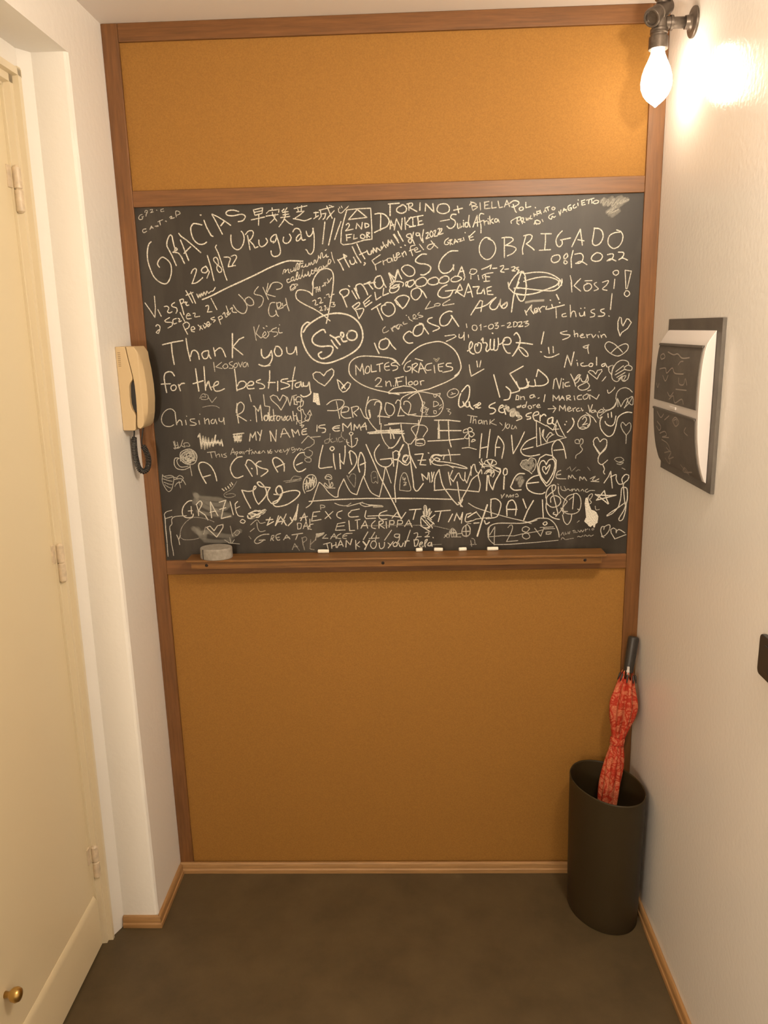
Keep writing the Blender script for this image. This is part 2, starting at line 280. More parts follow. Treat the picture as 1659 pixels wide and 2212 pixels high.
CHALK = """
#small_words 2.6 .62
565,18333 508,18315 471,18259 492,18220 555,18227 575,18271
|545,18276 593,18290
655,18292 678,18377
637,18379 651,18422 696,18415 691,18364 653,18330
765,18432 827,18440 813,18402 780,18375
|773,18369 843,18386
922,18424 938,18418
1032,18438 1033,18387 1104,18394
|1038,18434 1096,18448
#small_words 2.8 .7
628,18000 559,17990 540,17948 566,17913 637,17946
|723,17986 765,18062 804,18009
|736,18017 799,18028
|853,18056 927,18069 883,18045 936,18057
|989,18081 974,18183
|934,18154 1058,18200
1116,18164 1137,18167 1144,18152
1230,18247 1273,18271 1281,18246 1248,18218 1348,18238
1395,18253 1389,18377 1457,18381 1494,18330 1402,18291
#word_gracias 4.2 .95
723,17699 659,17635 612,17480 601,17284 639,17086 714,16886 829,16764 959,16705 1056,16739 1135,16876 1170,17033 1157,17171 1082,17272 974,17333 886,17277 839,17199 843,17150 876,17100
|1112,17652 1106,17584 1144,17505 1214,17356 1299,17128
1103,17623 1126,17720 1194,17834 1245,17823 1262,17716 1285,17579 1301,17520 1263,17443 1238,17440
1243,17444 1351,17499 1313,17539 1274,17443
1243,17444 1365,17421 1440,17331 1474,17242 1506,17172
|1420,17876 1470,17807 1596,17717 1789,17546 1927,17416
|1452,17721 1535,17475 1615,17238
|1509,17407 1687,17559
2004,18054 1893,18082 1802,18088 1746,18032 1723,17955 1739,17820 1791,17702 1888,17618 2000,17609 2090,17655
|2063,18158 2113,18003 2211,17807 2256,17783
1981,18282 2003,18282 1994,18271
|2268,18296 2396,18235 2573,18125 2709,18025
|2267,18286 2339,18150 2490,17829
|2463,18022 2551,18116
2924,18335 2794,18371 2671,18361 2610,18305 2653,18256 2785,18243 2971,18271 3061,18245 3067,18188 3002,18123 2898,18106
#date 4 .92
1650,16932 1694,17010 1759,17048 1787,17007 1748,16900 1658,16694
1648,16694 1764,16711 1907,16807 1930,16836
2022,17090 1947,17053 1912,17004 1929,16954 2011,16942 2067,17000 2042,17080
|2023,17100 2106,16960 2032,16813
|2083,17344 2146,17087 2204,16749
2343,17219 2306,17289 2244,17281 2235,17222 2296,17142 2402,17041 2408,16972 2353,16940 2302,17004 2302,17083 2347,17141 2338,17210
|2328,17581 2294,17533 2356,17395 2438,17099 2484,16881 2527,16751
2493,17294 2596,17291 2645,17251 2607,17154 2580,17066
|2580,17066 2695,17083
2669,17309 2764,17336 2802,17286 2744,17189 2686,17102 2758,17091
#word_uruguay 4 .92
2698,17804 2689,17678 2716,17541 2804,17465 2897,17478 2976,17573 3015,17708 2998,17825 2955,17884
|3102,17783 3143,17452
3052,17804 3129,17879 3222,17886 3248,17818 3190,17704 3126,17666
|3126,17676 3232,17567 3268,17488 3342,17515
3372,17670 3376,17563 3434,17513 3530,17559 3581,17635 3548,17704
3731,17631 3679,17623 3663,17691 3729,17766 3801,17784 3808,17726 3772,17630 3719,17593
3800,17765 3836,17667 3880,17472 3880,17355 3815,17289 3711,17282 3663,17341 3657,17410
3982,17721 3966,17625 4025,17575 4109,17602 4165,17697 4128,17785
4212,17834 4267,17906 4348,17904 4397,17845 4411,17729 4356,17643 4294,17626 4293,17693 4352,17759 4414,17787
4411,17729 4438,17641 4510,17649
4539,17841 4565,17744 4625,17723 4690,17799 4711,17904
4699,17904 4725,17759 4720,17566 4696,17392 4627,17306 4567,17337 4529,17406 4499,17417
|5001,18040 4966,17810 4924,17541
|5242,18119 5160,17824 5070,17509
|5391,18039 5313,17859 5223,17630
#chinese_characters 3.6 .9
|3738,18398 3741,18341
|3282,18363 3508,18404 3491,18281 3315,18238 3282,18363
|3299,18306 3494,18338
|3217,18136 3547,18194
|3408,18255 3386,18007
|3595,18278 3659,18334 3904,18356 3890,18289
|3738,18293 3744,18227 3839,18090
|3674,18056 3781,18149 3807,18253
|3581,18212 3878,18242
|3973,18316 4026,18362
|4099,18388 4066,18342
|3986,18287 4125,18302
|3995,18229 4132,18245
|3934,18168 4159,18192
|4048,18323 4048,18199
|4048,18195 3991,18086 3882,17959
|4034,18123 4131,18034 4221,17994
|4270,18364 4586,18422
|4353,18400 4369,18314
|4455,18426 4440,18322
|4327,18287 4510,18301 4404,18218 4279,18145
4238,18137 4359,18114 4500,18082 4582,18099 4675,18134
|4741,18256 4853,18263
|4792,18274 4783,18151 4735,18123
|4777,18151 4849,18187
|4875,18310 5232,18385
|4905,18290 4920,18175 4856,18101
|4922,18223 5034,18239 4999,18135 4957,18098
|5061,18400 5135,18227 5181,18121
|5238,18290 5091,18152 5048,18096
|5122,18417 5182,18396
#smiley 3 .85
|5363,18372 5378,18343
|5414,18390 5433,18351
5341,18335 5348,18259 5408,18234 5481,18293 5585,18385
#second_floor_sign 3.8 .9
|5542,18301 5474,18103 5394,17837 5369,17549 5423,17505 5637,17523 5945,17601 6129,17616 6132,17875 6118,18323 5845,18321 5542,18301
|5794,18304 5575,18081 6021,18117 5794,18304
5514,17959 5562,17996 5591,17957 5558,17890 5495,17825
|5495,17825 5679,17858
|5750,17866 5774,17990 5882,17853 5907,18005
|5967,17985 5974,17889
5967,17985 6047,17963 6056,17915 5974,17883
|5512,17738 5517,17593
|5502,17729 5645,17744
|5510,17661 5612,17674
|5695,17733 5682,17628 5774,17650
5899,17737 5857,17710 5865,17652 5936,17640 5958,17697 5899,17737
|6001,17773 6008,17648
6001,17773 6082,17761 6020,17715 6079,17665
#word_multumiri 3 .9
3915,16864 3952,16962 3992,16951 3968,16893 4056,16979 4062,16900 4092,16880
4117,16967 4124,16908 4188,16946 4201,17005 4208,16926 4250,16954
4239,16935 4256,17062 4299,17110 4302,17051 4282,16963 4323,16972
4323,16972 4363,17147
|4298,17081 4433,17106
4377,17010 4410,17058 4418,17009 4470,17027 4493,17085 4501,17017 4553,17045 4577,17103 4595,17053 4629,17121 4657,17062 4700,17100
4700,17100 4702,17158 4734,17167 4751,17098 4807,17214 4810,17272 4848,17213 4870,17242
4858,17193 4873,17310 4905,17328 4921,17221 4973,17249 5006,17297 5013,17228 5059,17247
4979,17385 5010,17403
4064,16742 4011,16724 4028,16654 4102,16682
4159,16789 4116,16751 4123,16691 4177,16729 4180,16789 4186,16699 4229,16738 4287,16865 4268,16895 4242,16797 4259,16717 4314,16775
4327,16834 4303,16776 4343,16745 4389,16833 4415,16950 4399,16832 4427,16772 4472,16850 4480,16801 4523,16829 4547,16907 4562,16789 4617,16866 4631,16944
4662,16934 4619,16905 4637,16846 4690,16874 4692,16933 4732,16903 4714,16962 4746,16981 4763,16902 4797,16960 4804,16901
4840,17008 4807,16969 4827,16939 4868,16958 4871,17017 4889,16967 4931,16986 4913,17035 4963,16995 5006,17053 4994,17014 5026,17032 5062,17168 5113,17148 5090,17090 5037,17062 5089,17070
|5130,17342 5156,17205 5202,17087
#word_multumiri_large 4.2 .93
|5277,17163 5345,17063 5412,16915
|5297,17153 5505,17235 5425,17286
|5425,17286 5452,17178 5558,16980
5573,17136 5601,17057 5673,17055 5706,17132 5668,17211
5706,17132 5745,17073
|5645,17455 5750,17229 5848,17080
|5760,17519 5836,17343 5943,17165
|5813,17266 5978,17330
5999,17358 6038,17270 6099,17278 6111,17355 6151,17315
|6151,17296 6154,17412
6154,17412 6233,17313 6235,17410 6325,17350
|6348,17446 6356,17368 6420,17483 6469,17414
|6391,17541 6400,17502
|6471,17481 6511,17441 6524,17586 6583,17498 6595,17584 6674,17466
|6669,17717 6757,17570
|6761,17781 6798,17684
5930,17078 5950,17058 5918,17019
#word_dankie 4 .93
|6215,18188 6326,18203
6286,18205 6447,18172 6554,18036 6501,17903 6337,17831 6194,17768
|6356,18193 6353,18060 6337,17812
|6573,17834 6597,18034 6675,17860
|6585,17911 6666,17937
|6674,17813 6729,18069 6846,17817 6871,18075
|6931,18092 6947,17815
|7083,18097 6949,17949 7079,17878
|7032,18070 7204,18103
|7123,18087 7130,17877
|7039,17870 7190,17894
|7244,18102 7261,17921
|7224,18103 7375,18127
|7252,17988 7343,18005
|7241,17902 7372,17928
#word_torino 4 .9
|6545,18406 6807,18417
|6586,18414 6583,18282 6580,18140
6876,18368 6764,18315 6743,18239 6843,18189 6954,18224 6975,18309 6906,18377 6846,18369
|7027,18402 7035,18250
6987,18394 7108,18409 7117,18352 7036,18317
|7046,18316 7225,18217
|7304,18413 7296,18243
|7426,18221 7438,18390 7637,18187 7609,18386
7749,18354 7708,18251 7747,18183 7867,18152 7988,18196 7999,18300 7929,18367 7809,18371 7728,18335
|8108,18221 8319,18262
|8199,18313 8229,18161
#word_biella 3.6 .78
|8519,18408 8559,18218
8489,18324 8549,18388 8649,18338 8549,18303
8549,18303 8679,18281 8569,18208
|8738,18373 8749,18213
|8848,18389 8849,18238
|8838,18380 8948,18396
|8848,18314 8928,18321
|8849,18235 8979,18244
|9018,18384 9019,18243 9128,18259
|9167,18399 9198,18248 9278,18264
|9376,18412 9318,18263
|9376,18412 9448,18259
|9347,18309 9466,18344
#word_pol 4 .95
9456,18353 9545,18398 9645,18376 9656,18320 9547,18257 9497,18258
|9527,18314 9579,18162 9609,18132
9727,18252 9677,18225 9688,18177 9758,18185 9767,18232 9727,18252
|9827,18352 9829,18230 9948,18255
|10054,18233 10062,18220
#word_suid_afrika 3.8 .9
|7786,17983 8007,18015
8168,18125 8068,18127 8038,18052 8128,17993 8148,17916 8087,17832 8006,17815 7946,17864
8198,17924 8208,17810 8258,17837 8258,17913 8268,17827 8309,17855
|8339,17939 8349,17834
|8339,17987 8345,17979
8449,17927 8389,17929 8389,17843 8439,17841 8459,17917
|8479,18097 8459,17946 8500,17830
|8570,17828 8670,18092 8681,17844
|8590,17914 8700,17939
8830,18116 8750,18128 8720,18034 8761,17861 8762,17689
|8720,17939 8810,17974
8830,17974 8851,17859 8851,17935 8901,17962
|8931,17952 8941,17885
|8930,18009 8935,18001
|8970,18065 8981,17884
|9051,18006 8981,17951 9062,17901
9131,18003 9091,17986 9101,17928 9151,17936 9161,17993 9202,17916
#principato_di_cavaglietto 3.6 .92
9493,17889 9482,17937 9591,18000 9701,18026 9702,17959 9612,17933
|9631,17999 9623,17886 9673,17856
|9714,17978 9756,17873
9704,17988 9773,18005 9774,17948 9745,17930 9815,17899
|9833,18003 9854,17946
9864,17946 9843,17994 9904,17954 9883,17992 9944,17981
9952,18047 9934,17982 9984,17980
|10021,18102 10033,18026
|10022,18064 10071,18072
|10090,18148 10102,18053
10100,18138 10160,18146 10161,18098 10111,18090
|10169,18164 10201,18078
|10260,18115 10288,18180 10319,18122
|10337,18235 10369,18149
|10288,18208 10396,18243
10476,18231 10447,18194 10487,18165 10526,18201 10476,18231
10036,17855 10084,17940 10175,17909 10156,17862 10066,17864
|10054,17931 10096,17844
|10224,17955 10245,17907
10499,18089 10401,18045 10382,17988 10443,17958 10461,18024 10502,17995 10541,18022
|10618,18124 10650,18028 10667,18160
|10708,18102 10735,18196 10807,18118
|10717,18140 10796,18166
10892,18267 10833,18231 10846,18155 10905,18153 10914,18200 10874,18192
10991,18273 10952,18237 10974,18189 11032,18216
|11059,18300 11071,18243
|11067,18374 11071,18365
|11147,18353 11160,18250 11239,18266
|11147,18344 11225,18370
|11158,18297 11217,18314
|11265,18359 11442,18401
|11324,18367 11317,18283
|11383,18384 11396,18290
11483,18353 11425,18317 11456,18279 11535,18296 11543,18342 11483,18353
#smudge 16 .2
11603,18313 11700,18366 11685,18254 11876,18398 11803,18270 12093,18411 11943,18228 12233,18351 11984,18189
11751,18074 11944,18191 11813,18025 12047,18113 11874,17995
#scribble 5 .33
11604,18294 11678,18404 11656,18236 11779,18364 11775,18214 11916,18379 11865,18193 12035,18375 11982,18246 12172,18390 12060,18262 12273,18350 12098,18299
11761,18073 11983,18208 11812,18044 12026,18132
#date 3.8 .9
7067,17716 6985,17699 6974,17651 7055,17610 7094,17561 7063,17504 7023,17525 7014,17573 7085,17629 7076,17706
|7138,17752 7105,17599 7154,17482
7259,17730 7198,17722 7218,17664 7289,17691 7259,17730
|7279,17720 7298,17633 7337,17545
|7381,17803 7349,17631 7367,17506
7441,17715 7491,17733 7481,17666 7439,17600
|7439,17590 7521,17617
7562,17769 7531,17694 7571,17625 7612,17701 7562,17769
7623,17758 7674,17776 7653,17700 7632,17643
|7632,17643 7713,17650
7724,17803 7765,17821 7764,17755 7723,17679
|7723,17669 7743,17678
7765,17802 7825,17810 7794,17735 7754,17678 7855,17704
|6651,17708 6779,17512
|6773,17743 6881,17548
|6818,17414 6838,17410
|6920,17460 6940,17449
#word_frauenfeld 3.4 .86
|6115,17122 6323,17253
|6115,17122 6194,17002 6212,16894
|6184,17022 6340,17096
6381,17115 6399,17017 6401,17095 6483,17132
6586,17168 6494,17151 6503,17073 6585,17090 6596,17168 6625,17089
6658,17185 6667,17107 6718,17125 6730,17203
6642,17244 6650,17176 6701,17184 6714,17281
6712,17223 6784,17250 6765,17290 6713,17252 6742,17174 6824,17210
6846,17278 6885,17189
6855,17239 6918,17315 6957,17226
|7051,17389 7109,17203
7051,17350 7072,17427 7174,17453
|7030,17321 7132,17357
7152,17328 7234,17355 7204,17394 7152,17357 7192,17288 7304,17314
|7276,17470 7376,17341
7600,17471 7498,17444 7467,17378 7538,17347 7610,17413 7641,17470
|7560,17539 7630,17451 7721,17371
#word_grazie_small 3.4 .92
7985,17595 7904,17540 7884,17463 7944,17442 7995,17479 7955,17500
|8015,17546 8025,17431
7985,17538 8066,17555 8025,17498 8086,17439
|8116,17457 8137,17562 8207,17484
|8116,17496 8207,17512
|8207,17551 8288,17568 8248,17502 8329,17528
|8339,17595 8359,17528
|8379,17709 8385,17700
|8470,17630 8500,17524 8591,17541
|8470,17601 8621,17732
|8480,17582 8571,17608
#word_obrigado 4 .9
8984,17559 8873,17581 8773,17497 8723,17345 8754,17189 8876,17079 8998,17096 9098,17219 9117,17354 9055,17490 8934,17551
|9266,17561 9376,17577
|9326,17559 9329,17329 9332,17106
9336,17569 9487,17565 9538,17506 9459,17441 9358,17386
9358,17386 9520,17362 9612,17302 9542,17207 9402,17143
|9791,17595 9870,17612
9841,17584 9803,17451 9765,17298 9778,17172
9831,17603 9931,17620 9992,17580 9953,17485 9854,17411
|9854,17411 9997,17311 10048,17262
|10201,17632 10452,17625
|10311,17619 10315,17456 10300,17265
|10169,17253 10441,17261
10710,17685 10613,17583 10566,17469 10599,17353 10660,17323 10719,17388 10706,17475
|10676,17476 10915,17517
|10951,17315 11036,17495 11139,17712
|11139,17712 11175,17510 11201,17347
|11087,17474 11238,17442
|11477,17731 11462,17598 11438,17427
11467,17722 11587,17709 11670,17631 11686,17497 11621,17374 11522,17329 11451,17369 11438,17446
12007,17669 12109,17628 12163,17522 12140,17389 12064,17286 11946,17250 11843,17320 11809,17417 11843,17540 11950,17604 12089,17619
#date 4 .9
10565,17132 10485,17096 10467,17009 10529,16959 10629,16985 10678,17062 10645,17130 10565,17132
10826,17164 10767,17098 10790,17020 10852,16960 10813,16922 10772,16943 10790,17020 10858,17096 10836,17164
|10984,17227 10940,17035 10957,16831
11027,17139 11168,17155 11230,17086 11213,16990 11155,16933 11054,16926
11054,16926 11154,16972 11235,16950 11328,16890
11549,17164 11451,17090 11434,17003 11536,16962 11646,16988 11693,17074 11640,17143 11549,17164
11812,17109 11931,17126 11954,17067 11897,16991 11808,16965
11808,16965 11896,17011 12019,16959
12070,17160 12191,17148 12194,17080 12137,17014 12088,16986
12088,16986 12176,17023 12299,16971
#vi_aspettano 3.8 .93
|436,16262 555,16078 655,15903 688,16145 688,16417
|746,16093 816,15930
911,16160 985,16168 1023,16117 984,16037 1034,16006 1100,16034
1182,16254 1104,16206 1121,16155 1212,16122 1227,16051 1191,15992
|1313,16311 1360,16129 1392,15956
1313,16311 1398,16329 1403,16259 1347,16220
1497,16256 1462,16217 1480,16176 1533,16185
1432,16238 1445,16258 1475,16247
|1488,16527 1551,16406 1631,16233
|1600,16494 1661,16343 1704,16221
|1479,16417 1662,16483
1753,16441 1787,16350 1815,16439 1841,16368 1869,16458 1896,16397 1934,16486 1970,16415 2009,16504 2047,16453 2102,16492 2166,16510 2224,16589
#underline 5 .95
1878,16307 2093,16382 2353,16496 2568,16590 2803,16683 3080,16795 3370,16918 3582,17011 3856,17112 4065,17165 4250,17161 4424,17150
#word_scalea 3.6 .9
1024,15894 902,15826 930,15785 1066,15771 1070,15700 960,15641
1191,15870 1103,15832 1116,15740 1192,15758
1233,15869 1273,15848 1247,15787 1312,15806
|1298,16009 1395,15794
|1448,15925 1554,15932
1554,15932 1506,15984 1448,15925 1464,15853 1570,15861
1622,15981 1674,15980 1657,15899 1720,15898 1784,15906
1950,16145 2014,16163 2019,16093 1981,16003
|1981,16003 2097,16010
|2100,16332 2226,16057
|658,15700 679,15703
657,15689 692,15729 753,15697 756,15616 717,15535
756,15616 700,15586 653,15536 715,15514
#word_pescespada 3.4 .9
|1346,15704 1389,15590 1443,15477
1347,15724 1436,15773 1506,15720 1478,15639 1401,15600
1547,15577 1634,15605 1606,15657 1552,15638 1545,15556 1617,15534
|1725,15695 1833,15590
|1758,15572 1797,15673
1852,15692 1888,15619 1936,15690 1886,15732
1946,15689 2011,15708 1995,15770 1949,15730 1975,15648 2054,15717
2150,15877 2064,15849 2083,15818 2166,15806 2120,15756
|2244,15865 2295,15701
2244,15865 2320,15904 2348,15852 2282,15813
2365,15943 2410,15982 2433,15871 2478,15900
|2463,16142 2522,15929
2516,16000 2471,15961 2510,15919 2556,15969
2562,16059 2617,16098 2610,15998 2714,15975
#word_joske 3.4 .72
2795,16405 2921,16262 2984,16110 2933,15970 2838,15952 2718,16035 2642,16158
2966,16311 2940,16231 3038,16138 3144,16156 3140,16256 3051,16339 2976,16310
3295,16582 3206,16484 3191,16405 3344,16361 3402,16280 3352,16141 3275,16082
|3408,16559 3526,16267
|3610,16633 3494,16417
|3541,16655 3488,16457
3465,16418 3546,16376 3699,16333
3565,16525 3645,16652 3791,16668 3887,16607 3856,16528 3740,16501
#word_gay 3.4 .75
3681,16193 3576,16175 3515,16016 3538,15884 3621,15862 3708,15931 3692,16012
3691,15992 3727,15890 3757,15859
|3723,16192 3745,16031
3722,16172 3817,16190 3823,16109 3745,16031 3883,16068
3867,16168 3885,16098 3971,16146
|3957,16286 3989,16105 4025,15984
#word_kosi 3.2 .75
|3121,15621 3163,15283
|3260,15658 3164,15457 3283,15342
3283,15342 3415,15431 3387,15492 3328,15392 3409,15339 3488,15429 3461,15501
|3361,15585 3381,15574
|3437,15634 3458,15623
|3354,15595 3374,15584
|3429,15634 3450,15623
3505,15490 3559,15509
3689,15587 3571,15539 3579,15488 3694,15475 3701,15414 3614,15365
3741,15576 3745,15464 3829,15462
|3767,15656 3772,15646
#thank_you 4.4 .96
|785,15235 1056,15291 1314,15326
|1013,15281 1013,15034 1041,14742
|1393,15375 1413,15107 1460,14826
1468,14920 1526,15063 1612,15072 1670,14998 1691,14852
1941,15064 1823,15046 1764,14975 1809,14870 1896,14889 1936,14992 1940,15054
1936,14992 1961,14909 1990,14866
|2074,15133 2101,14926
2087,15030 2211,15120 2293,15087 2365,14899
|2574,15471 2552,15143 2533,14875
|2852,15372 2733,15324 2562,15143
|2562,15143 2693,15037 2803,14941
3277,15065 3279,14920 3359,14846 3490,14915
3280,15064 3282,14920 3351,14846 3461,14916 3520,15018
3531,15028 3542,14852 3471,14709 3361,14649 3235,14672
3191,14694 3305,14650 3476,14667
3642,15118 3603,14995 3661,14891 3768,14909 3795,15011 3726,15116 3643,15128
3916,15101 3930,14967 4013,14934 4100,14984 4148,15106
|4158,15106 4170,14910
#word_kosova 3 .72
|2047,14772 2062,14542
|2249,14767 2092,14656 2248,14611
2331,14724 2273,14662 2323,14609 2400,14649 2374,14723 2320,14714
2527,14782 2450,14752 2458,14710 2529,14667 2515,14615 2430,14617
2587,14728 2551,14667 2590,14624 2647,14675 2630,14738 2576,14718
|2674,14758 2720,14642 2781,14766
2865,14753 2799,14724 2795,14651 2858,14649 2896,14742 2922,14648
#heart_outline 4 .93
4625,16340 4545,16421 4382,16475 4257,16458 4210,16360 4246,16249 4407,16135 4672,15998 4894,15842 5035,15717
4654,16537 4638,16629 4706,16785 4836,16920 4982,16965 5104,16923 5157,16813 5154,16616
|4659,16647 4634,16449 4625,16340
|5150,16634 5126,16437 5077,16239 5013,15940 4939,15659
#date 3 .85
|4674,16507 4758,16535
|4726,16516 4721,16407
|4757,16525 4773,16425
|4810,16544 4815,16434
|4755,16476 4813,16484
|4872,16542 4914,16557
|4916,16620 4979,16639
|4948,16629 4955,16560
|4999,16618 5020,16628
|5013,16718 5041,16638 5117,16745
|4883,16563 4935,16582
4618,16200 4682,16228 4700,16178 4677,16108 4750,16117
4756,16257 4819,16275 4837,16205 4793,16146 4876,16164
|4912,16273 4933,16278
4967,16341 5030,16359 5037,16289 5079,16298
5124,16387 5091,16338 5164,16356
4778,16046 4831,16065 4828,16004 4795,15965 4869,15983
4904,16073 4935,16082 4921,15972
4965,16041 4983,15981 5027,16040
5084,16159 5157,16157 5123,16107 5175,16106 5153,16057 5080,16058
#siro_bubble 5.5 .97
4354,15459 4466,15609 4682,15756 4895,15852 5147,15896 5375,15881 5580,15805 5742,15660 5830,15455 5823,15231 5702,15029 5465,14870 5187,14753 4931,14686 4721,14712 4556,14808 4426,14976 4341,15184 4300,15410 4340,15592 4449,15691 4532,15679
4909,15436 4870,15508 4786,15490 4624,15382 4566,15261 4624,15157 4780,15102 4948,15108 5053,15096 5081,15023 5024,14901 4894,14821 4788,14803 4717,14867 4720,14929 4795,14968
|5048,15249 5117,15135 5198,15041
|5022,15372 5145,15298 5264,15132
5145,15298 5229,15327 5345,15324 5358,15405 5296,15427 5292,15325 5341,15212 5435,15220
5506,15463 5440,15363 5479,15260 5603,15236 5690,15316 5672,15428 5559,15472 5474,15423
#small_heart 3 .85
|4274,16597 4092,16482
|4074,16542 4130,16610 4265,16617
4140,16610 4084,16522 4101,16462
4219,16529 4133,16471
4161,16619 4200,16569 4219,16529
#pintamos 4.3 .94
|5350,16332 5407,16201 5464,16039
5329,16342 5300,16393 5354,16451 5478,16468 5528,16417 5494,16328 5389,16271
|5601,16425 5718,16223
|5522,16546 5553,16525
|5665,16483 5781,16241
5724,16402 5708,16541 5833,16577 5932,16456 5990,16316
|5905,16576 6184,16608
|6018,16583 6118,16452
|5905,16567 6061,16632
6311,16764 6207,16727 6153,16610 6181,16499
6153,16610 6201,16490 6304,16468 6389,16585 6331,16744
6331,16744 6389,16585 6448,16484
|6538,16817 6656,16598 6744,16890 6781,16772
|6520,16818 6587,16599
|6550,16797 6671,16696 6726,16881
|6726,16881 6835,16672
6922,16993 6839,16927 6858,16848 6979,16737 7102,16744 7155,16821 7125,16920 7004,16991 6902,16984
7445,17233 7334,17236 7210,17152 7179,17075 7270,17023 7433,17000 7544,16929 7512,16832 7389,16756 7297,16759
8207,17291 8024,17286 7862,17174 7759,17021 7748,16884 7839,16784 7982,16800 8084,16895 8105,16973
|8094,16973 8104,16846
|8206,16716 8298,16929 8369,16722
|8247,16803 8349,16820
#bellooo 4 .93
|5599,16046 5699,15923 5756,15751
5599,16046 5757,16142 5776,16082 5649,15984
5669,15964 5857,15999 5865,15919 5756,15751
|5882,16139 5920,16028 6089,16144
|5871,16139 6072,16304
|5901,16089 6028,16185
|6167,16371 6193,16191 6319,16268
|6386,16465 6361,16287 6507,16343
6655,16517 6540,16441 6548,16361 6651,16359 6756,16436 6747,16535 6634,16518
6545,16561 6628,16608 6772,16614 6874,16572 6852,16494
6977,16609 6925,16571 6944,16492
7121,16645 6998,16609 6976,16511 7037,16478 7141,16566 7121,16645
7306,16690 7183,16624 7181,16515 7283,16483 7407,16520 7449,16617 7368,16698 7265,16681
7613,16692 7490,16636 7479,16557 7571,16515 7694,16532 7746,16610 7675,16690 7572,16673
7859,16705 7746,16629 7755,16560 7878,16547 7981,16604 7971,16692 7879,16714 7777,16668
8145,16708 8042,16641 8063,16582 8185,16579 8298,16645 8226,16696 8124,16698
|6628,16577 6544,16510
6565,16539 6543,16481 6625,16459 6729,16496 6771,16554
6945,16530 7016,16488
#small_words 3.4 .88
8512,16806 8491,16767 8573,16736 8654,16783 8654,16842 8552,16864 8512,16835
|8349,16712 8379,16682 8349,16604
|8522,16718 8522,16629
|8695,16713 8716,16605
|8797,16701 8818,16632
|8797,16701 8878,16738
|8899,16747 9061,16763
|8858,16680 8981,16667
|8839,16562 8981,16569
|8878,16718 8890,16561
#date 3.8 .92
|8786,16848 8918,16893 9019,16949 8989,16852
|9050,16861 9152,16868
9232,16905 9313,16922 9304,16864 9244,16787 9336,16765
|9345,16834 9436,16841
9507,16878 9588,16886 9568,16828 9518,16800 9599,16788
9608,16856 9679,16874 9629,16826 9690,16805 9651,16748
#letter_in_oval 4.3 .92
|9635,16412 9693,16600 9752,16774 9792,16773 9845,16655 9880,16406
|9521,15821 9558,16128 9596,16345 9695,16520
9641,16225 9714,16095 9796,16083 9846,16181 9869,16358 9860,16516 9828,16634
9744,16775 9623,16699 9504,16546 9444,16417
9744,16775 9826,16724 10069,16747 10333,16730 10537,16657 10702,16535 10726,16417
9809,16538 10031,16601 10294,16634 10518,16598 10662,16516 10655,16418
|9430,16526 9452,16388 9576,16267 9822,16221
9575,16385 9779,16380 9899,16357
9630,16245 9835,16221 10099,16254 10302,16318 10584,16419 10682,16534
9628,16403 9873,16368 10241,16319 10506,16303 10646,16358 10735,16474 10732,16572
#word_grazie 4.2 .93
7939,16505 7816,16449 7723,16332 7733,16243 7856,16200 8000,16236 8072,16343 8082,16373
|7898,16358 8144,16381
|8144,16302 8257,16517 8318,16377 8164,16351
|8174,16341 8359,16217
|8359,16217 8461,16521
|8461,16521 8523,16372 8564,16202
|8441,16314 8543,16332
|8574,16440 8727,16446 8676,16348 8676,16279
8676,16279 8779,16286
|8779,16286 8840,16394 8861,16264
|8911,16402 8933,16253 9066,16249
|8921,16411 9023,16438
|8932,16332 9014,16340
#word_loc 3.2 .7
|7526,16129 7400,15942 7628,15996
7648,16006 7628,16046 7711,16074 7772,16053 7731,16014 7669,16015
8010,16156 7855,16071 7834,16021 7937,16029 8112,16054
#word_allo 4.2 .92
|8524,15775 8637,15952 8749,16118 8811,16097 8771,15849
|8647,15932 8781,15948
8780,15958 8924,16015 9046,16121 9138,16178
9138,16178 9026,16062 8986,15963 9048,15892 9151,15919 9231,16057
9231,16057 9251,16136 9242,15997 9294,15946
9375,16053 9273,15956 9335,15915 9406,15973 9405,16063 9334,15995
#word_toda 4.2 .93
|6073,15964 6305,16099
|6200,16041 6268,15869 6347,15706
6428,16066 6335,16048 6322,15948 6382,15846 6494,15793 6620,15861 6654,15980 6584,16102 6461,16125 6398,16086
6660,16170 6720,16068 6853,15975
6650,16170 6745,16257 6889,16284 7002,16231 6990,16152 6916,16034 6853,15975
|6671,16189 6842,15965
7201,16454 7087,16408 7055,16309 7094,16209 7176,16167 7259,16225 7312,16323 7282,16423 7180,16465
|7282,16423 7364,16341 7434,16210
#word_gracies 3 .66
6406,15543 6342,15484 6350,15402 6423,15411 6487,15450
|6551,15509 6601,15427
6571,15478 6613,15528 6665,15527
6718,15576 6686,15536 6716,15475 6756,15494
|6543,15509 6583,15427
6563,15489 6617,15548 6669,15557
6753,15595 6690,15567 6688,15496 6740,15505 6784,15585 6825,15553
6868,15643 6847,15634 6867,15593 6950,15611
|6984,15771 7004,15711 7086,15658
|6927,15807 6939,15801
7097,15708 7171,15777 7130,15818 7098,15789 7118,15718 7211,15716
7255,15865 7212,15816 7326,15783 7336,15763 7243,15745
#la_casa 4.3 .94
|6125,15153 6173,15019 6233,14894
6420,15258 6272,15201 6237,15058 6309,14995 6414,15013 6490,15114 6482,15216 6399,15269
|6482,15216 6562,15081 6655,14987
7051,15386 6999,15418 6905,15369 6851,15279 6891,15186 6974,15133 7078,15137
7313,15582 7167,15545 7092,15405 7122,15323 7205,15301 7310,15360 7353,15480 7334,15582 7251,15604
|7323,15582 7395,15459 7476,15345
7574,15737 7480,15709 7459,15639 7562,15576 7727,15512 7727,15461 7581,15404
8060,15866 7978,15878 7833,15811 7760,15692 7769,15571 7841,15529 7955,15567 8049,15706 8060,15766
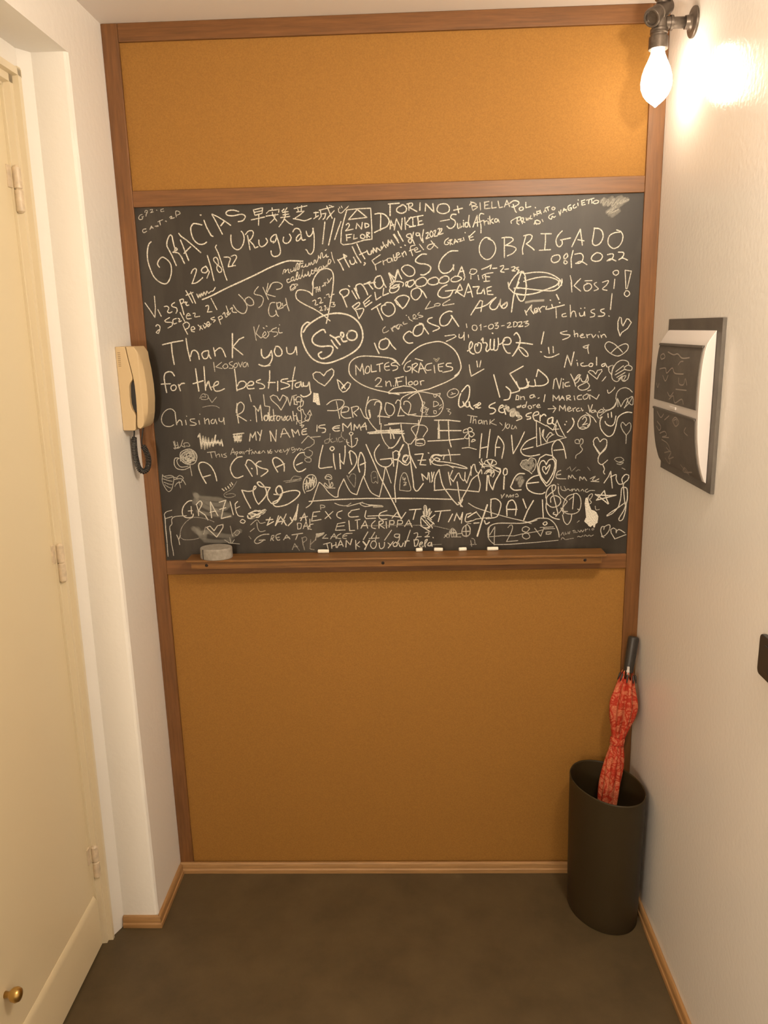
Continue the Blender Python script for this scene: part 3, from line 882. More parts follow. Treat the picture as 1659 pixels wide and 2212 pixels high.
|8039,15776 8121,15664 8224,15510
#small_word 3.4 .9
|7881,15285 8120,15310 8162,15269 8078,15220 7912,15152
8234,15318 8234,15236 8307,15235 8359,15315
|8359,15365 8359,15172
|8463,15302 8469,15231
#date 3.2 .8
|8411,15566 8427,15475
8617,15531 8566,15512 8566,15431 8638,15399 8680,15459 8648,15520 8597,15531
|8741,15508 8772,15547 8773,15406
|8845,15485 8907,15500
8999,15532 8958,15493 8980,15432 9052,15440 9082,15500 9041,15541 8989,15526
9113,15560 9195,15578 9134,15509 9206,15497 9176,15437 9124,15438
|9278,15495 9350,15504
9422,15552 9494,15571 9484,15520 9423,15451 9536,15469
9587,15568 9578,15468 9650,15486 9669,15546 9617,15588 9566,15569
9690,15566 9772,15584 9762,15524 9712,15465 9804,15473
9682,15566 9774,15584 9765,15524 9694,15465 9807,15483
9826,15573 9938,15600 9868,15542 9950,15530 9930,15490 9859,15461
#word_ecrivez 4.3 .93
8442,14905 8536,14985 8567,15086 8525,15128 8484,15027 8494,14904 8557,14841 8609,14830
8681,15022 8702,15063 8640,15064 8619,14963 8661,14859 8744,14878 8785,14979 8774,15081 8702,15103
8784,15163 8826,15212 8826,15101 8889,15099 8930,15047 8900,14936 8932,14884 9004,14954
9012,15178 9003,15056 9014,14933 9097,14952 9106,15175
9106,15175 9098,14931 9181,14929 9210,15092 9199,15204
|9053,15329 9069,15318
9199,15204 9221,15051 9303,15090 9365,15149
9325,15048 9470,15045 9521,15125 9468,15208 9364,15200 9314,15089 9357,14946 9431,14842 9504,14830
9591,15266 9652,15325 9715,15242 9748,15120 9699,14958 9598,14797 9557,14757
9644,15325 9718,15242 9741,15120 9691,14958 9590,14797
|9648,15082 9855,15067 10053,15031
9691,14979 9816,14935 9922,14831 9944,14748 9861,14760 9755,14875 9691,14979
|10325,15329 10270,15037
|10253,14847 10278,14839
#smiley 3.8 .9
|10447,14951 10472,14798
|10561,14969 10575,14816
10349,14739 10422,14707 10547,14714 10711,14782
#smiley 4 .92
|8672,14654 8694,14509
|8777,14662 8746,14508
|8484,14565 8506,14410 8537,14284 8851,14454
#word_koszi 3.4 .84
|10932,16647 10967,16509 10981,16379
|11187,16572 11050,16428
|10957,16488 10985,16261
|11128,16523 11031,16408 11198,16276
11374,16448 11274,16402 11298,16293 11380,16281 11458,16358 11425,16437 11333,16459
|11291,16515 11462,16518
11575,16472 11516,16435 11580,16364 11622,16314 11522,16277
11717,16469 11857,16505 11821,16407 11723,16312 11836,16279
|12013,16536 11997,16315
11998,16735 11960,16687 12023,16627 12092,16665 12079,16733 11998,16735
|12250,16738 12402,16715 12321,16307 12290,16307 12250,16738
12293,16258 12256,16180 12320,16120 12388,16177 12354,16247 12283,16258
#smudge 9 .38
|9859,16042 10042,16073 10307,16080
#word_merci 4 .93
|9852,15852 9895,15741
|9873,15792 10013,15978 9995,15859 10069,15767
10078,15817 10149,15845 10138,15895 10087,15877 10099,15787 10170,15825
10178,15914 10232,15803
10210,15874 10270,15932 10331,15931
10382,15939 10363,15870 10445,15878
|10504,15976 10526,15906
|10460,16086 10475,16078
|10415,15869 10811,15959
|10610,16211 10674,16091
|10686,16021 10701,16013
#word_tchuss 3.6 .87
|10608,15884 10625,15654
10847,15759 10766,15731 10778,15680 10870,15688
|10954,15955 10973,15666
10972,15696 11010,15794 11071,15793 11106,15672
11184,15760 11207,15690 11279,15698 11306,15787
|11306,15787 11320,15687
|11211,15869 11222,15865
|11303,15877 11317,15873
11549,15841 11468,15813 11480,15763 11553,15731 11545,15672 11454,15654
11783,15845 11703,15818 11725,15767 11798,15736 11770,15676 11647,15669
|11961,16197 11937,15822
|11902,15673 11917,15663
#heart 3.4 .85
|12200,15184 12141,15347 12133,15528 12169,15637 12211,15616 12227,15485 12261,15424
|12261,15424 12345,15593 12396,15581 12461,15500 12376,15361 12237,15264 12200,15184
#word_shervin 3.4 .87
10891,15336 10737,15299 10800,15257 10966,15233 10926,15174 10794,15126
|11065,15342 11090,15190
11068,15241 11150,15269 11163,15188
11213,15207 11295,15226 11273,15256 11224,15207 11256,15166 11338,15174
|11377,15244 11400,15163
11398,15223 11469,15242
|11500,15241 11544,15159 11603,15229
|11655,15217 11678,15156
|11682,15297 11689,15293
|11727,15216 11750,15154
11748,15195 11808,15234 11862,15162
#ampersand 3.2 .85
11447,14989 11305,14942 11388,14909 11427,14990 11421,14878 11445,14775
#infinity_heart 3.2 .78
11992,14773 12130,14902 12312,14989 12406,14957 12400,14855 12302,14756 12160,14698 11992,14763 11875,14867 11839,14970 11918,15049 12065,14995 12193,14881 12280,14787
#word_nicola 3.8 .9
|10855,14450 10919,14746 11020,14488 11082,14824
|11173,14556 11186,14484
|11155,14618 11163,14614
11318,14553 11257,14524 11300,14471 11425,14479
11485,14529 11456,14478 11529,14456 11558,14517 11505,14539
|11645,14679 11652,14484
11837,14521 11776,14491 11799,14450 11860,14479 11858,14531 11913,14437
#for_the_best_stay 4.4 .96
1022,14455 970,14544 886,14563 797,14527 755,14423 762,14255 786,14043
|665,14257 903,14262
942,14219 905,14167 931,14093 1007,14101 1046,14175 1007,14228 953,14219
|1105,14237 1145,14077
1111,14184 1182,14256 1268,14265
|1576,14625 1595,14321 1617,14057
|1482,14250 1745,14318
|1794,14672 1791,14359 1791,14074
1796,14148 1883,14304 1898,14209 1942,14081
1958,14155 2113,14215 2129,14288 2052,14269 2002,14165 2037,14058 2155,14056 2276,14106
|2567,14593 2583,14362 2594,14046
2606,14067 2782,14127 2841,14220 2771,14285 2673,14266 2613,14172
2817,14168 3000,14185 3025,14258 2941,14270 2861,14188 2887,14093 3037,14100
3211,14317 3123,14287 3110,14246 3236,14211 3307,14147 3272,14095 3175,14086
|3458,14531 3447,14343 3400,14092
|3401,14239 3582,14235
|3648,14265 3634,14024
3907,14323 3767,14305 3732,14253 3827,14220 3931,14175 3918,14123 3722,14064
|4106,14610 4035,14330 4006,14058
|3892,14250 4107,14276
4243,14242 4102,14193 4098,14109 4184,14117 4242,14221 4248,14126 4291,14126
4295,14220 4302,14136 4398,14134 4445,14227 4458,14048 4475,13953 4386,13881 4278,13862 4216,13906
#heart 4 .92
|4834,14124 4678,14212 4566,14319 4549,14424 4626,14474 4731,14461 4823,14376
|4823,14376 4901,14478 5031,14548 5082,14495 5068,14391 4978,14268 4834,14124
#heart 4 .95
|5285,13957 5203,14053 5159,14274 5231,14220 5302,14135 5352,14050
|5268,14073 5421,14206 5494,14162 5459,14069 5371,13976 5285,13957
|5302,14135 5352,14040
|5355,14134 5267,14041
#word_chisinau 3.5 .8
969,13527 889,13614 781,13617 665,13533 599,13406 599,13277 678,13189 808,13175 898,13217
|958,13527 965,13355 974,13215
977,13247 1050,13332 1101,13299 1115,13201
|1212,13329 1224,13210
|1243,13436 1253,13425
1453,13356 1344,13348 1351,13294 1477,13237 1441,13195 1321,13197
|1558,13311 1568,13214
|1593,13476 1599,13471
|1704,13372 1714,13222
1720,13297 1800,13349 1822,13209
1929,13336 1872,13294 1889,13229 1955,13249 1983,13334 2018,13215
2083,13365 2088,13289 2163,13277 2213,13362
|2203,13373 2212,13201
#small_drawing 2.4 .55
1625,13876 1697,13981 1783,13979 1845,13935 1817,13851 1666,13854 1692,13917 1778,13905 1761,13969
|1852,13893 1929,13763 2057,13899
1683,13651 1869,13684 2019,13672 2112,13621
#r_moldova 3.6 .84
|2573,13729 2557,13494 2582,13225
2535,13495 2581,13686 2672,13758 2751,13661 2698,13513 2542,13430
|2553,13430 2791,13275
|2890,13294 2900,13284
|3049,13248 3039,13612 2988,13656
|3009,13656 3108,13515 3172,13674 3191,13278
3274,13405 3239,13352 3267,13276 3333,13307 3327,13382 3263,13405
|3386,13477 3396,13273
3299,13415 3252,13351 3269,13276 3325,13296 3352,13392 3310,13415
|3357,13478 3377,13263
3438,13390 3411,13305 3463,13272 3502,13389
|3491,13560 3506,13260
|3415,13370 3557,13399
3589,13387 3562,13302 3614,13269 3663,13364 3599,13387
3696,13374 3723,13277 3793,13383 3799,13297 3744,13266
3868,13382 3823,13340 3841,13264 3908,13317 3922,13380 3958,13251
|3992,13497 4013,13261
4019,13378 4083,13377 4110,13270
#lightning_arrow 3.4 .75
|3265,13937 3281,13650 3408,13626 3374,13413
|2909,13944 2941,13763
#word_loves 3.4 .78
|3693,13535 3624,13643 3461,13795 3434,13880 3511,13921 3605,13887 3674,13769
|3674,13769 3757,13916 3840,13872 3846,13787 3775,13661 3693,13535
|3872,13860 3925,13647 4002,13889
|4034,13889 4044,13676
|4034,13889 4110,13908
|4039,13783 4104,13802
|4034,13677 4119,13664
4120,13696 4083,13803 4150,13865 4234,13821 4208,13737 4123,13739
4208,13737 4273,13757 4258,13651 4202,13609
#anchor 3 .78
|4211,13800 4190,13588 4212,13375 4198,13074
4182,13631 4114,13569 4175,13503 4242,13545 4280,13437 4330,13372 4294,13287 4378,13243 4439,13391
4206,13246 4098,13248 4073,13163
|4158,13140 4265,13138 4208,13074
|4364,13414 4434,13519 4471,13391 4396,13403
|4086,13441 4079,13292 4160,13183 4270,13234 4402,13285
#filled_rectangle 0 .95
|4543,13958 4666,13938 4701,13641 4624,13647 4592,13703 4518,13726
#word_peru_2022 3.5 .82
4868,13649 5000,13741 5172,13769 5298,13735 5295,13629 5140,13505 4883,13499
|5117,13728 5151,13504 5186,13290
5224,13439 5396,13467 5421,13563 5314,13586 5237,13503 5232,13375 5326,13298 5476,13306
|5495,13561 5530,13315
5485,13561 5635,13590 5676,13536 5545,13432
|5545,13432 5627,13345
|5719,13535 5799,13342
5799,13342 5861,13287 5968,13296 5952,13488
|5931,13488 5958,13317
5941,13827 5893,13659 5856,13469 5904,13276 6027,13080 6152,12949
5881,13617 5980,13731 6130,13749 6256,13672 6262,13503
6084,13612 6129,13696 6234,13673 6253,13545 6206,13376 6161,13313
|6162,13334 6460,13296
6383,13670 6348,13501 6419,13350 6525,13348 6592,13474 6552,13603 6405,13669
|6255,13651 6205,13333 6210,13120
#word_my_name_is_emma 3.8 .86
|2834,12755 2868,12950 2915,12841 3000,12990 3009,12774
|3055,12989 3124,12880
|3165,13030 3095,12761
|2443,12937 2452,12741
|2532,12957 2527,12729
|3372,13005 3388,12896 3390,12744
|3383,13004 3509,12731 3547,13034
|3645,12837 3721,13052 3754,13062 3883,12832
|3660,12923 3845,12941
|3937,13036 3981,12841
|3947,13036 4039,12926 4098,13022 4134,12881
4326,13050 4216,13009 4211,12901 4330,12910
|4214,12966 4312,12986
|4599,13131 4586,12970
4804,13137 4674,13118 4650,13065 4800,13041 4796,12955 4720,12934
5179,13108 5060,13089 4994,13037 5056,12971 5175,12979
|4994,13041 5166,13050
|5256,13160 5260,12967
|5267,13160 5382,13050 5472,13177 5476,12984
|5556,13133 5541,12983
|5556,13133 5628,13024 5685,13130 5723,12979
|5725,13044 5836,13170 5863,12987
|5758,13064 5866,13084
#scribble 5 .9
|1550,12933 1567,12584 1636,12909 1652,12560 1699,12886 1721,12592 1774,12863 1789,12623 1870,12839 1867,12643 1946,12838 1946,12685 2019,12793 2054,12662 2108,12813 2128,12638
|1503,12890 1554,12976 1560,12780
|1644,12735 1862,12731 2102,12726
|1964,12925 1877,12643
|2442,12915 2452,12741 2507,12914 2516,12729 2584,12934 2582,12738 2639,12933 2605,12760
|2428,12872 2636,12889
|2422,12937 2695,12964
|2444,12785 2618,12781
#small_scribble 3 .55
|850,12783 872,12663 963,12694
846,12609 1001,12627 1105,12822 1049,12681 1144,12636 1118,12724 1229,12743 1266,12655 1179,12657
|884,12794 889,12597
|947,12771 969,12639 866,12586
#scribble_cloud 3 .42
1001,12375 1075,12462 1215,12569 1343,12522 1420,12389 1281,12304 1109,12351 1073,12440 1254,12502 1380,12434 1256,12260 1060,12286 1025,12397 1164,12482 1330,12369 1144,12240 1086,12329 1322,12259 1415,12323 1201,12393 1056,12242 1274,12215 1045,12374 1191,12547 1294,12457 1367,12280
844,12334 890,12355 977,12342
#this_apartment_is_very_good 2.6 .68
|1712,12482 1922,12500
|1800,12481 1822,12337
|1910,12489 1943,12346
1947,12401 2015,12433 2031,12355
|2081,12431 2097,12354
2202,12451 2134,12419 2188,12396 2206,12352 2129,12342
|2320,12416 2386,12579 2429,12414
|2345,12459 2423,12479
|2445,12479 2480,12358
2444,12468 2500,12489 2496,12434 2463,12424
2587,12487 2542,12466 2573,12433 2620,12487 2627,12432
|2664,12486 2670,12420
|2707,12474 2764,12517
|2822,12570 2801,12417
|2773,12495 2884,12525
2867,12416 2893,12481 2933,12426 2970,12491 2999,12436
3021,12435 3088,12467 3068,12489 3042,12435 3108,12433
3130,12444 3177,12498 3217,12442
|3285,12485 3303,12419
3363,12505 3326,12440 3389,12428
|3289,12506 3318,12440
3378,12527 3342,12484 3407,12460
3474,12503 3515,12447 3562,12512
3582,12479 3648,12500 3616,12511 3602,12457 3668,12455
|3693,12521 3722,12454 3801,12518
3803,12540 3821,12474 3857,12550 3773,12388
3978,12570 3912,12560 3931,12494 3998,12536 3995,12471 3927,12429
4041,12536 4061,12492 4107,12545 4149,12512 4126,12479
4172,12533 4213,12489 4303,12552
#arrow_drawing 3.2 .6
|4178,12674 4361,12866 4402,12822 4507,12744 4503,12657 4391,12572 4303,12552
|4402,12822 4673,12838
#faint_small_word 2.8 .38
4897,12780 4788,12738 4784,12663 4883,12682 4909,12801 4924,12909
4984,12778 4928,12746 4958,12681 5057,12711
5201,12817 5135,12775 5153,12688 5251,12708
5227,12946 5213,12838 5306,12739
|4897,12780 4959,12692
|5082,12798 5099,12689
#anchor 3 .85
5464,12941 5419,12899 5461,12855 5516,12897 5464,12941
|5461,12844 5472,12530
5349,12727 5367,12619 5473,12551 5583,12614 5619,12744
|5350,12749 5337,12684 5401,12661
|5566,12766 5620,12776 5629,12711
#moltes_gracies_bubble 4 .9
6700,14646 6618,14731 6514,14774 6200,14817 5843,14841 5631,14794 5501,14684 5464,14539 5481,14393
5466,14570 5471,14424 5593,14265 5821,14113 6115,14002 6432,13926 6725,13863
|6455,13900 6763,13904 7123,13928 7462,13984 7759,14092
|6496,14775 6589,14732 6744,14594
6807,14613 6969,14836 7244,15045 7558,15140 7808,15140 8057,14996 8202,14808 8281,14539 8233,14395 8117,14294
8233,14363 8117,14262 7928,14162 7759,14092
#word_moltes 3.6 .86
|5639,14377 5636,14619 5748,14471 5806,14656 5840,14385
5920,14581 5875,14489 5894,14415 5968,14435 5992,14528 5952,14591 5909,14571
|6026,14620 6032,14444 6159,14462
|6163,14617 6322,14655
|6237,14636 6243,14449
6470,14672 6384,14633 6361,14540 6402,14477 6486,14485
|6372,14561 6478,14579
6669,14678 6553,14650 6542,14598 6678,14575 6676,14502 6570,14463
#word_gracies 3.6 .86
7019,14701 6902,14632 6848,14509 6899,14435 7005,14474 7016,14546 6943,14548
|7059,14607 7056,14400
7059,14597 7154,14636 7185,14594 7068,14493
|7068,14493 7183,14418
|7214,14397 7270,14644 7403,14382
|7226,14490 7363,14507
|7135,14750 7323,14694
7553,14627 7427,14599 7384,14517 7425,14454 7530,14462
|7605,14574 7624,14388
|7719,14458 7710,14593
|7710,14593 7846,14621
|7720,14531 7825,14539
|7719,14458 7740,14427 7803,14425
8035,14616 7930,14608 7919,14547 8055,14513 8044,14441 7824,14394
#tiny_heart 5 .95
|7606,14739 7658,14676 7732,14747 7668,14666 7617,14729 7679,14697 7721,14747
#word_2n_floor 3.4 .84
6121,14232 6186,14294 6270,14260 6226,14167 6118,14086
|6118,14086 6287,14072
|6385,14206 6393,14080
6395,14153 6480,14204 6520,14077
|6573,14087 6583,14076
|6619,14274 6733,14282
|6661,14242 6689,14084
|6654,14283 6628,14075
|6622,14274 6834,14311
|6637,14179 6789,14197
|6897,14309 6904,14100
7011,14182 6957,14152 6978,14099 7052,14118 7042,14181 6990,14182
7148,14200 7095,14159 7115,14096 7189,14126 7180,14188 7127,14190
|7253,14187 7273,14092
7253,14156 7296,14196 7348,14195
#big_outline 3.8 .88
|6456,13942 6574,14024 6829,14081 7019,14056 7145,13980 7228,13863 7300,13671 7309,13523 7285,13311 7218,13121 7173,12928 7106,12736 6996,12598 6910,12599 6826,12677 6775,12829 6748,13109
#peru_digits 3.4 .82
6620,13644 6674,13727 6748,13683 6735,13535 6678,13345
|6666,13324 6837,13331
6832,13607 6844,13681 6929,13690 7002,13614 6989,13487 6945,13382
|6944,13340 7136,13368
6944,13340 6818,13438 6746,13577 6759,13725 6825,13808 7038,13898 7250,13925 7503,13878 7693,13821 7798,13703 7829,13555 7775,13407 7647,13304 7391,13298 7157,13314 6944,13361
7176,13906 7058,13845 6940,13753
#small_marks 2.8 .7
7288,13587 7321,13660 7363,13649 7331,13586 7309,13523
|7320,13565 7415,13510
|7288,13545 7254,13439 7328,13395
7309,13523 7393,13479 7360,13395
|7393,13458 7457,13499 7381,13341 7434,13340
|7586,13665 7585,13539
7586,13676 7660,13664 7713,13599 7627,13548 7574,13539
7588,13844 7608,13781 7651,13791 7651,13843
|7577,13855 7715,13863
7715,13863 7757,13872 7735,13810
|7584,13443 7594,13369
7584,13443 7648,13431 7647,13368 7594,13364
|7734,13557 7787,13587
|7722,13472 7797,13534
#circled_mark 3 .8
8138,13980 8011,13951 7937,13869 7957,13784 8052,13761 8179,13821 8218,13904 8159,13969 8074,13981
|8021,13835 8137,13864
|8042,13887 8074,13866
#que_sera_sera 4.4 .96
8296,13903 8348,13965 8443,14057 8496,13982 8475,13752 8391,13606 8285,13513 8221,13568 8232,13736 8274,13861
|8327,13650 8369,13543
8391,13627 8412,13521 8486,13541 8475,13647
8486,13646 8518,13519 8592,13454
8602,13538 8687,13579 8708,13536 8645,13495
8645,13516 8771,13577 8739,13620 8687,13558 8698,13484 8772,13493
9141,13612 9014,13551 8994,13488 9110,13464 9153,13400 9090,13338 9016,13329
9248,13462 9342,13502 9321,13545 9258,13504 9238,13398 9323,13354 9386,13374
|9364,13459 9408,13310
9385,13438 9469,13499 9491,13457
9618,13390 9534,13350 9536,13265 9620,13284 9661,13390 9684,13262
9684,13262 9789,13260 9812,13196 9685,13145
10055,13339 9939,13299 9940,13246 10025,13234 10037,13191 9952,13171
10109,13253 10235,13293 10223,13357 10139,13337 10099,13253 10143,13146 10207,13124
|10278,13271 10281,13122
10289,13228 10372,13290 10426,13247
10585,13212 10481,13161 10484,13054 10589,13073 10607,13200
10607,13200 10589,13073 10697,12997
|10907,13024 10918,13013
|10943,13098 10952,13091
11092,13180 11138,13083 11099,12956 10977,12820
#smudge 14 .42
9405,13522 9492,13393 9618,13433 9578,13264 9704,13346 9748,13218
#thank_you_small 3 .66
|8444,13309 8688,13261
|8539,13285 8518,13115
|8603,13273 8582,13103
8593,13157 8646,13198 8657,13091
8794,13174 8731,13164 8731,13090 8795,13110 8805,13174 8827,13077
|8858,13162 8869,13066
8859,13109 8922,13161 8944,13064
|9017,13180 9008,13063
|9123,13188 9018,13105 9178,13038
|9262,13100 9326,13035
9411,13097 9391,12970 9328,12896
9475,13064 9422,13012 9455,12947 9507,12989 9507,13053
9581,13030 9561,12945 9625,12943 9656,13007 9689,12942
#number_marks 2.8 .6
7914,13479 7998,13466 7945,13425 8019,13381 7987,13329
#arabic_writing 4.4 .96
|9099,14307 9255,13746
|9831,14503 9500,14325 9736,13966
9736,13966 9737,13893 9528,13835
9410,14004 9506,13919 9528,13835 9488,13699 9361,13670
9736,13956 9903,13983 9985,14117
9663,14124 9739,13960 9896,13963 9968,14013 9913,14191
9968,14013 10136,14009 10122,14166
10136,14009 10335,14016 10458,14096 10413,14232 10200,14413
|10200,14413 10162,14238
#on_adore 3.2 .88
|9678,13789 9659,13664
|9678,13789 9731,13767 9733,13673 9659,13674
|9773,13756 9785,13672
9774,13724 9858,13744 9880,13670
10088,13791 10015,13761 10027,13709 10100,13728 10109,13791 10142,13727
|10216,13694 10247,13710
|10392,13785 10365,13607
9767,13514 9693,13495 9715,13473 9778,13493 9788,13535
9893,13533 9830,13513 9841,13470 9904,13490
|9934,13616 9905,13480
10009,13520 9968,13489 10011,13435 10063,13466 10030,13519
10093,13528 10116,13454 10104,13507 10156,13538
10178,13495 10262,13514 10230,13547 10189,13495 10221,13462 10284,13472
#word_nicky 3.6 .8
|10588,13927 10613,14155 10665,14185 10745,13923 10790,14182
|10834,14078 10838,13942
|10832,14161 10843,14150
10980,14085 10887,14056 10900,13983 11004,13991
|11016,14281 11104,14113 11151,13977
|11266,14255 11105,14103
11105,14103 11184,14236 11246,14255 11219,14111 11128,14040
11269,14172 11314,14088 11396,14107 11433,14251
11432,14261 11458,14126 11398,14065 11214,13965 11279,13881 11425,13898 11495,13980 11440,14064
#heart 3.2 .85
|11676,14142 11515,14270 11451,14323 11491,14363 11575,14341 11640,14267
|11640,14267 11678,14359 11781,14377 11793,14336 11724,14245 11676,14142
|11892,14200 11833,14118
11833,14118 11803,14088
#small_words 3.3 .85
|10596,13623 10592,13770 10679,13663 10739,13756 10753,13630
|10774,13640 10823,13744 10879,13638
|10783,13682 10867,13691
|10928,13742 10942,13626
10928,13742 11011,13750 11013,13698 10940,13679 11046,13634
|11117,13738 11141,13632
11304,13755 11211,13725 11214,13652 11308,13650
11429,13773 11347,13722 11371,13649 11453,13678 11471,13762 11429,13783
|11517,13645 11503,13761 11685,13642 11743,13756
|11457,13856 11530,13875
|10475,13425 10664,13432
|10599,13497 10674,13432 10603,13328
|10760,13367 10767,13504 10854,13407 10893,13512 10918,13363
10959,13405 11043,13424 10999,13467 10959,13405 11003,13351 11075,13381
|11095,13423 11119,13349
11106,13412 11168,13443
11252,13430 11190,13400 11213,13347 11286,13366
|11305,13429 11339,13355 11359,13375
|11481,13499 11529,13319 11585,13508
11633,13370 11570,13350 11582,13307 11645,13327 11654,13369 11687,13316
11761,13304 11865,13333 11821,13387 11739,13325 11721,13241 11766,13166 11849,13196
#arm_line 3 .7
11861,13428 11905,13364 12030,13382 12132,13465 12170,13548
11785,13219 11907,13322 12093,13402 12172,13506 12187,13631
#person_doodle 3 .66
12166,13632 12181,13778 12259,13880 12383,13915 12488,13875 12565,13801
12208,13631 12227,13442
|12207,13652 12300,13440
12300,13440 12377,13585 12458,13646 12424,13479 12385,13417
12458,13646 12484,13541 12591,13486 12581,13686 12479,13646
12581,13686 12505,13541 12385,13407
#small_smiley 3 .8
11947,13866 11960,13803 12003,13792 12113,13894 12121,13935
#curl_heart_face 3 .75
11968,14374 11944,14436 12046,14475
12036,14236 12051,14352 12127,14514 12268,14593 12414,14559 12450,14466
12339,14407 12419,14467 12524,14423 12507,14341 12361,14365 12338,14428
11965,14445 11959,14343 12036,14238
12067,14464 12034,14279 12061,14134 12168,14069 12248,14130 12287,14191
12290,14108 12307,14190 12389,14209 12333,14086 12435,14126 12469,14269
12288,14170 12312,14087 12375,14075
|12136,14318 12316,14458
|12119,14236 12361,14375
|12163,14173 12365,14292
|12206,14131 12306,14211
#circled_two 3.4 .85
11427,13258 11303,13186 11234,13039 11280,12921 11397,12897 11521,12969 11547,13118 11512,13224 11427,13247
11346,13143 11407,13205 11452,13141 11413,13057 11351,12994
|11351,12994 11477,13034
11290,12931 11374,12951 11480,12927 11540,13033 11479,12970
|11435,13310 11619,13180 11697,13061
#thumbs_up_smiley 3.8 .92
11828,13197 11791,13070 11819,12899 11931,12748 12039,12692 12141,12765 12196,12956 12230,13146 12309,13240 12453,13300 12580,13287
11917,13078 11962,13003 12070,12958 12151,13020 12185,13210
|11982,13278 11997,13172
|12065,13308 12081,13181
#word_have 4 .9
|8807,12831 8776,12530 8756,12205
|9019,12934 8979,12591 8939,12202
|8777,12454 8980,12494
|9153,12241 9161,12523 9223,12759
9223,12759 9331,12627 9375,12475 9325,12181
|9183,12468 9269,12467
|9564,12773 9588,12514 9613,12297
|9613,12297 9759,12554 9892,12853
10195,12718 9963,12615 9837,12466 9807,12359 9884,12260 10055,12224 10290,12263
|9860,12401 10115,12461
10634,12156 10595,12408 10645,12558 10749,12632 10858,12533 10927,12337 10965,12150
|10650,12364 10905,12381
#flag_doodle 3.4 .85
|10186,13124 10210,12470
|10210,12470 10496,12561 10959,12692
|10164,13146 10443,12991
|10442,13012 10615,12881 10714,13135
|10703,13135 10827,12877 10938,12682
|10274,12952 10316,12522
10361,12886 10342,12758 10453,12584
|10381,12907 10365,12714
10450,12691 10532,12818 10597,12774 10493,12669 10474,12583
10597,12753 10639,12773
10696,13007 10679,12880 10746,12750 10874,12704
|10614,12902 10762,12910
#heart_balloon 3.4 .85
|11824,12255 11667,12474 11641,12582 11681,12656 11743,12676 11812,12557
11812,12557 11893,12631 11979,12597 11975,12446 11885,12319 11824,12255
|11824,12255 11775,12134
#heart_balloon 3 .6
11304,12524 11198,12537 11184,12612 11258,12632 11292,12556
11292,12556 11321,12642 11375,12630 11378,12544 11317,12470 11373,12372 11312,12286 11218,12223 11210,12145
#heart_balloon 3 .6
12470,12715 12370,12846 12322,12974 12360,13048 12448,12961
12448,12961 12529,13034 12574,12969 12559,12842 12470,12715
|12470,12715 12470,12501
#box_doodle 4 .9
|7603,13198 7965,13191 8252,13153
|7710,13175 7695,12724
|7687,12961 7720,13089 7728,12724
|7955,13170 7974,12697 8026,12502
|7740,12928 8284,12917
|7427,12665 7920,12677 8348,12711
#flower_doodle 3.2 .82
8455,12881 8348,12862 8348,12926 8433,12957 8466,12881
8466,12881 8455,12967 8519,12987 8572,12922 8498,12880
8466,12881 8561,12879 8615,12814 8540,12751 8476,12816
8466,12860 8391,12775 8370,12732 8455,12709 8487,12795 8466,12860
|8487,12730 8487,12514
8541,12621 8583,12685 8647,12662 8562,12621
|8305,12464 8477,12482 8670,12424
#balloon_doodle 3.2 .82
7149,12757 7065,12888 7013,12975 7046,13038 7175,13079 7346,13064 7426,12966 7365,12860 7310,12775
|7127,12714 7320,12732
|7127,12736 7114,12563
7116,12671 7234,12712 7341,12688 7340,12580 7211,12550 7114,12574
|7147,12616 7297,12602
|7198,13206 7196,13078
#scribble_bar 5 .75
|5893,12911 6152,12938 6708,12981
|5936,12889 6707,12916
|6109,12961 6708,12938
|6151,12906 6707,12895
|6423,12954 6809,12936
|6423,12922 6787,12925
|6422,12900 6829,12871
|6468,13029 6483,12748
|6510,12985 6569,12747
#box_outline 3.4 .8
|6327,13096 6711,13131
|6427,13137 6748,13141 7197,13110
6748,13130 6766,12937 6827,12720
6243,13140 6237,12904 6297,12709 6380,12577 6486,12499 6595,12573 6704,12744
6413,12500 6543,12530 6653,12637 6731,12787
#flower_scribble 3.2 .66
998,12265 1003,12463 1109,12548 1265,12578 1390,12499 1435,12367 1367,12214 1232,12172 1082,12219 1003,12331 1082,12483 1305,12523 1380,12368 1237,12238 1087,12285 1122,12438 1321,12457 1351,12280 1133,12306 1213,12481 1383,12411 1190,12195 1029,12374 1287,12303
1115,12351 1297,12435 1173,12261 1334,12346 1162,12394 1305,12259
939,12354 850,12334 825,12180 893,12068 1067,12042 1227,12106
960,12343 901,12289 924,12178 1007,12110 1184,12129
|1232,12172 1263,11872
#word_a_casa_e_linda 4.2 .93
1622,11665 1517,11878 1458,12101 1499,12211 1632,12220 1778,12117 1873,11916 1907,11726
|1558,11833 1749,11885
2617,12355 2473,12325 2331,12173 2287,12019 2352,11841 2459,11794 2605,11847
|2680,12145 2846,11832
2703,12166 2753,12264 2860,12229 2971,12073 2981,11874
|2838,12042 2859,12031
3101,12225 3034,12215 2964,12139 3090,12049 3252,12001 3237,11935 3077,11827
3521,11930 3423,12131 3409,12263 3499,12316 3626,12237 3695,12103 3687,11949
|3496,12063 3708,12147
4241,12433 4099,12403 3970,12230 3952,12077 4032,11943 4142,11941 4254,12005
|4019,12108 4175,12171
|4727,12609 4638,12305 4594,12043
4594,12043 4647,12008 4800,12028 4943,12040
|4989,12386 4992,12189 5027,11979
|5151,12383 5155,12186 5158,11988
|5146,12230 5250,12107 5291,12358 5299,12587
|5413,12443 5418,12269 5456,12092
5390,12400 5446,12454 5562,12353 5590,12200 5519,12025 5372,11863
5656,11890 5619,12089 5658,12308 5704,12405 5786,12240 5801,11998 5773,11800
|5673,12077 5816,12140
4952,12572 4907,12519 4959,12463 5015,12516 4985,12565 4941,12561
#box_doodle 2.6 .6
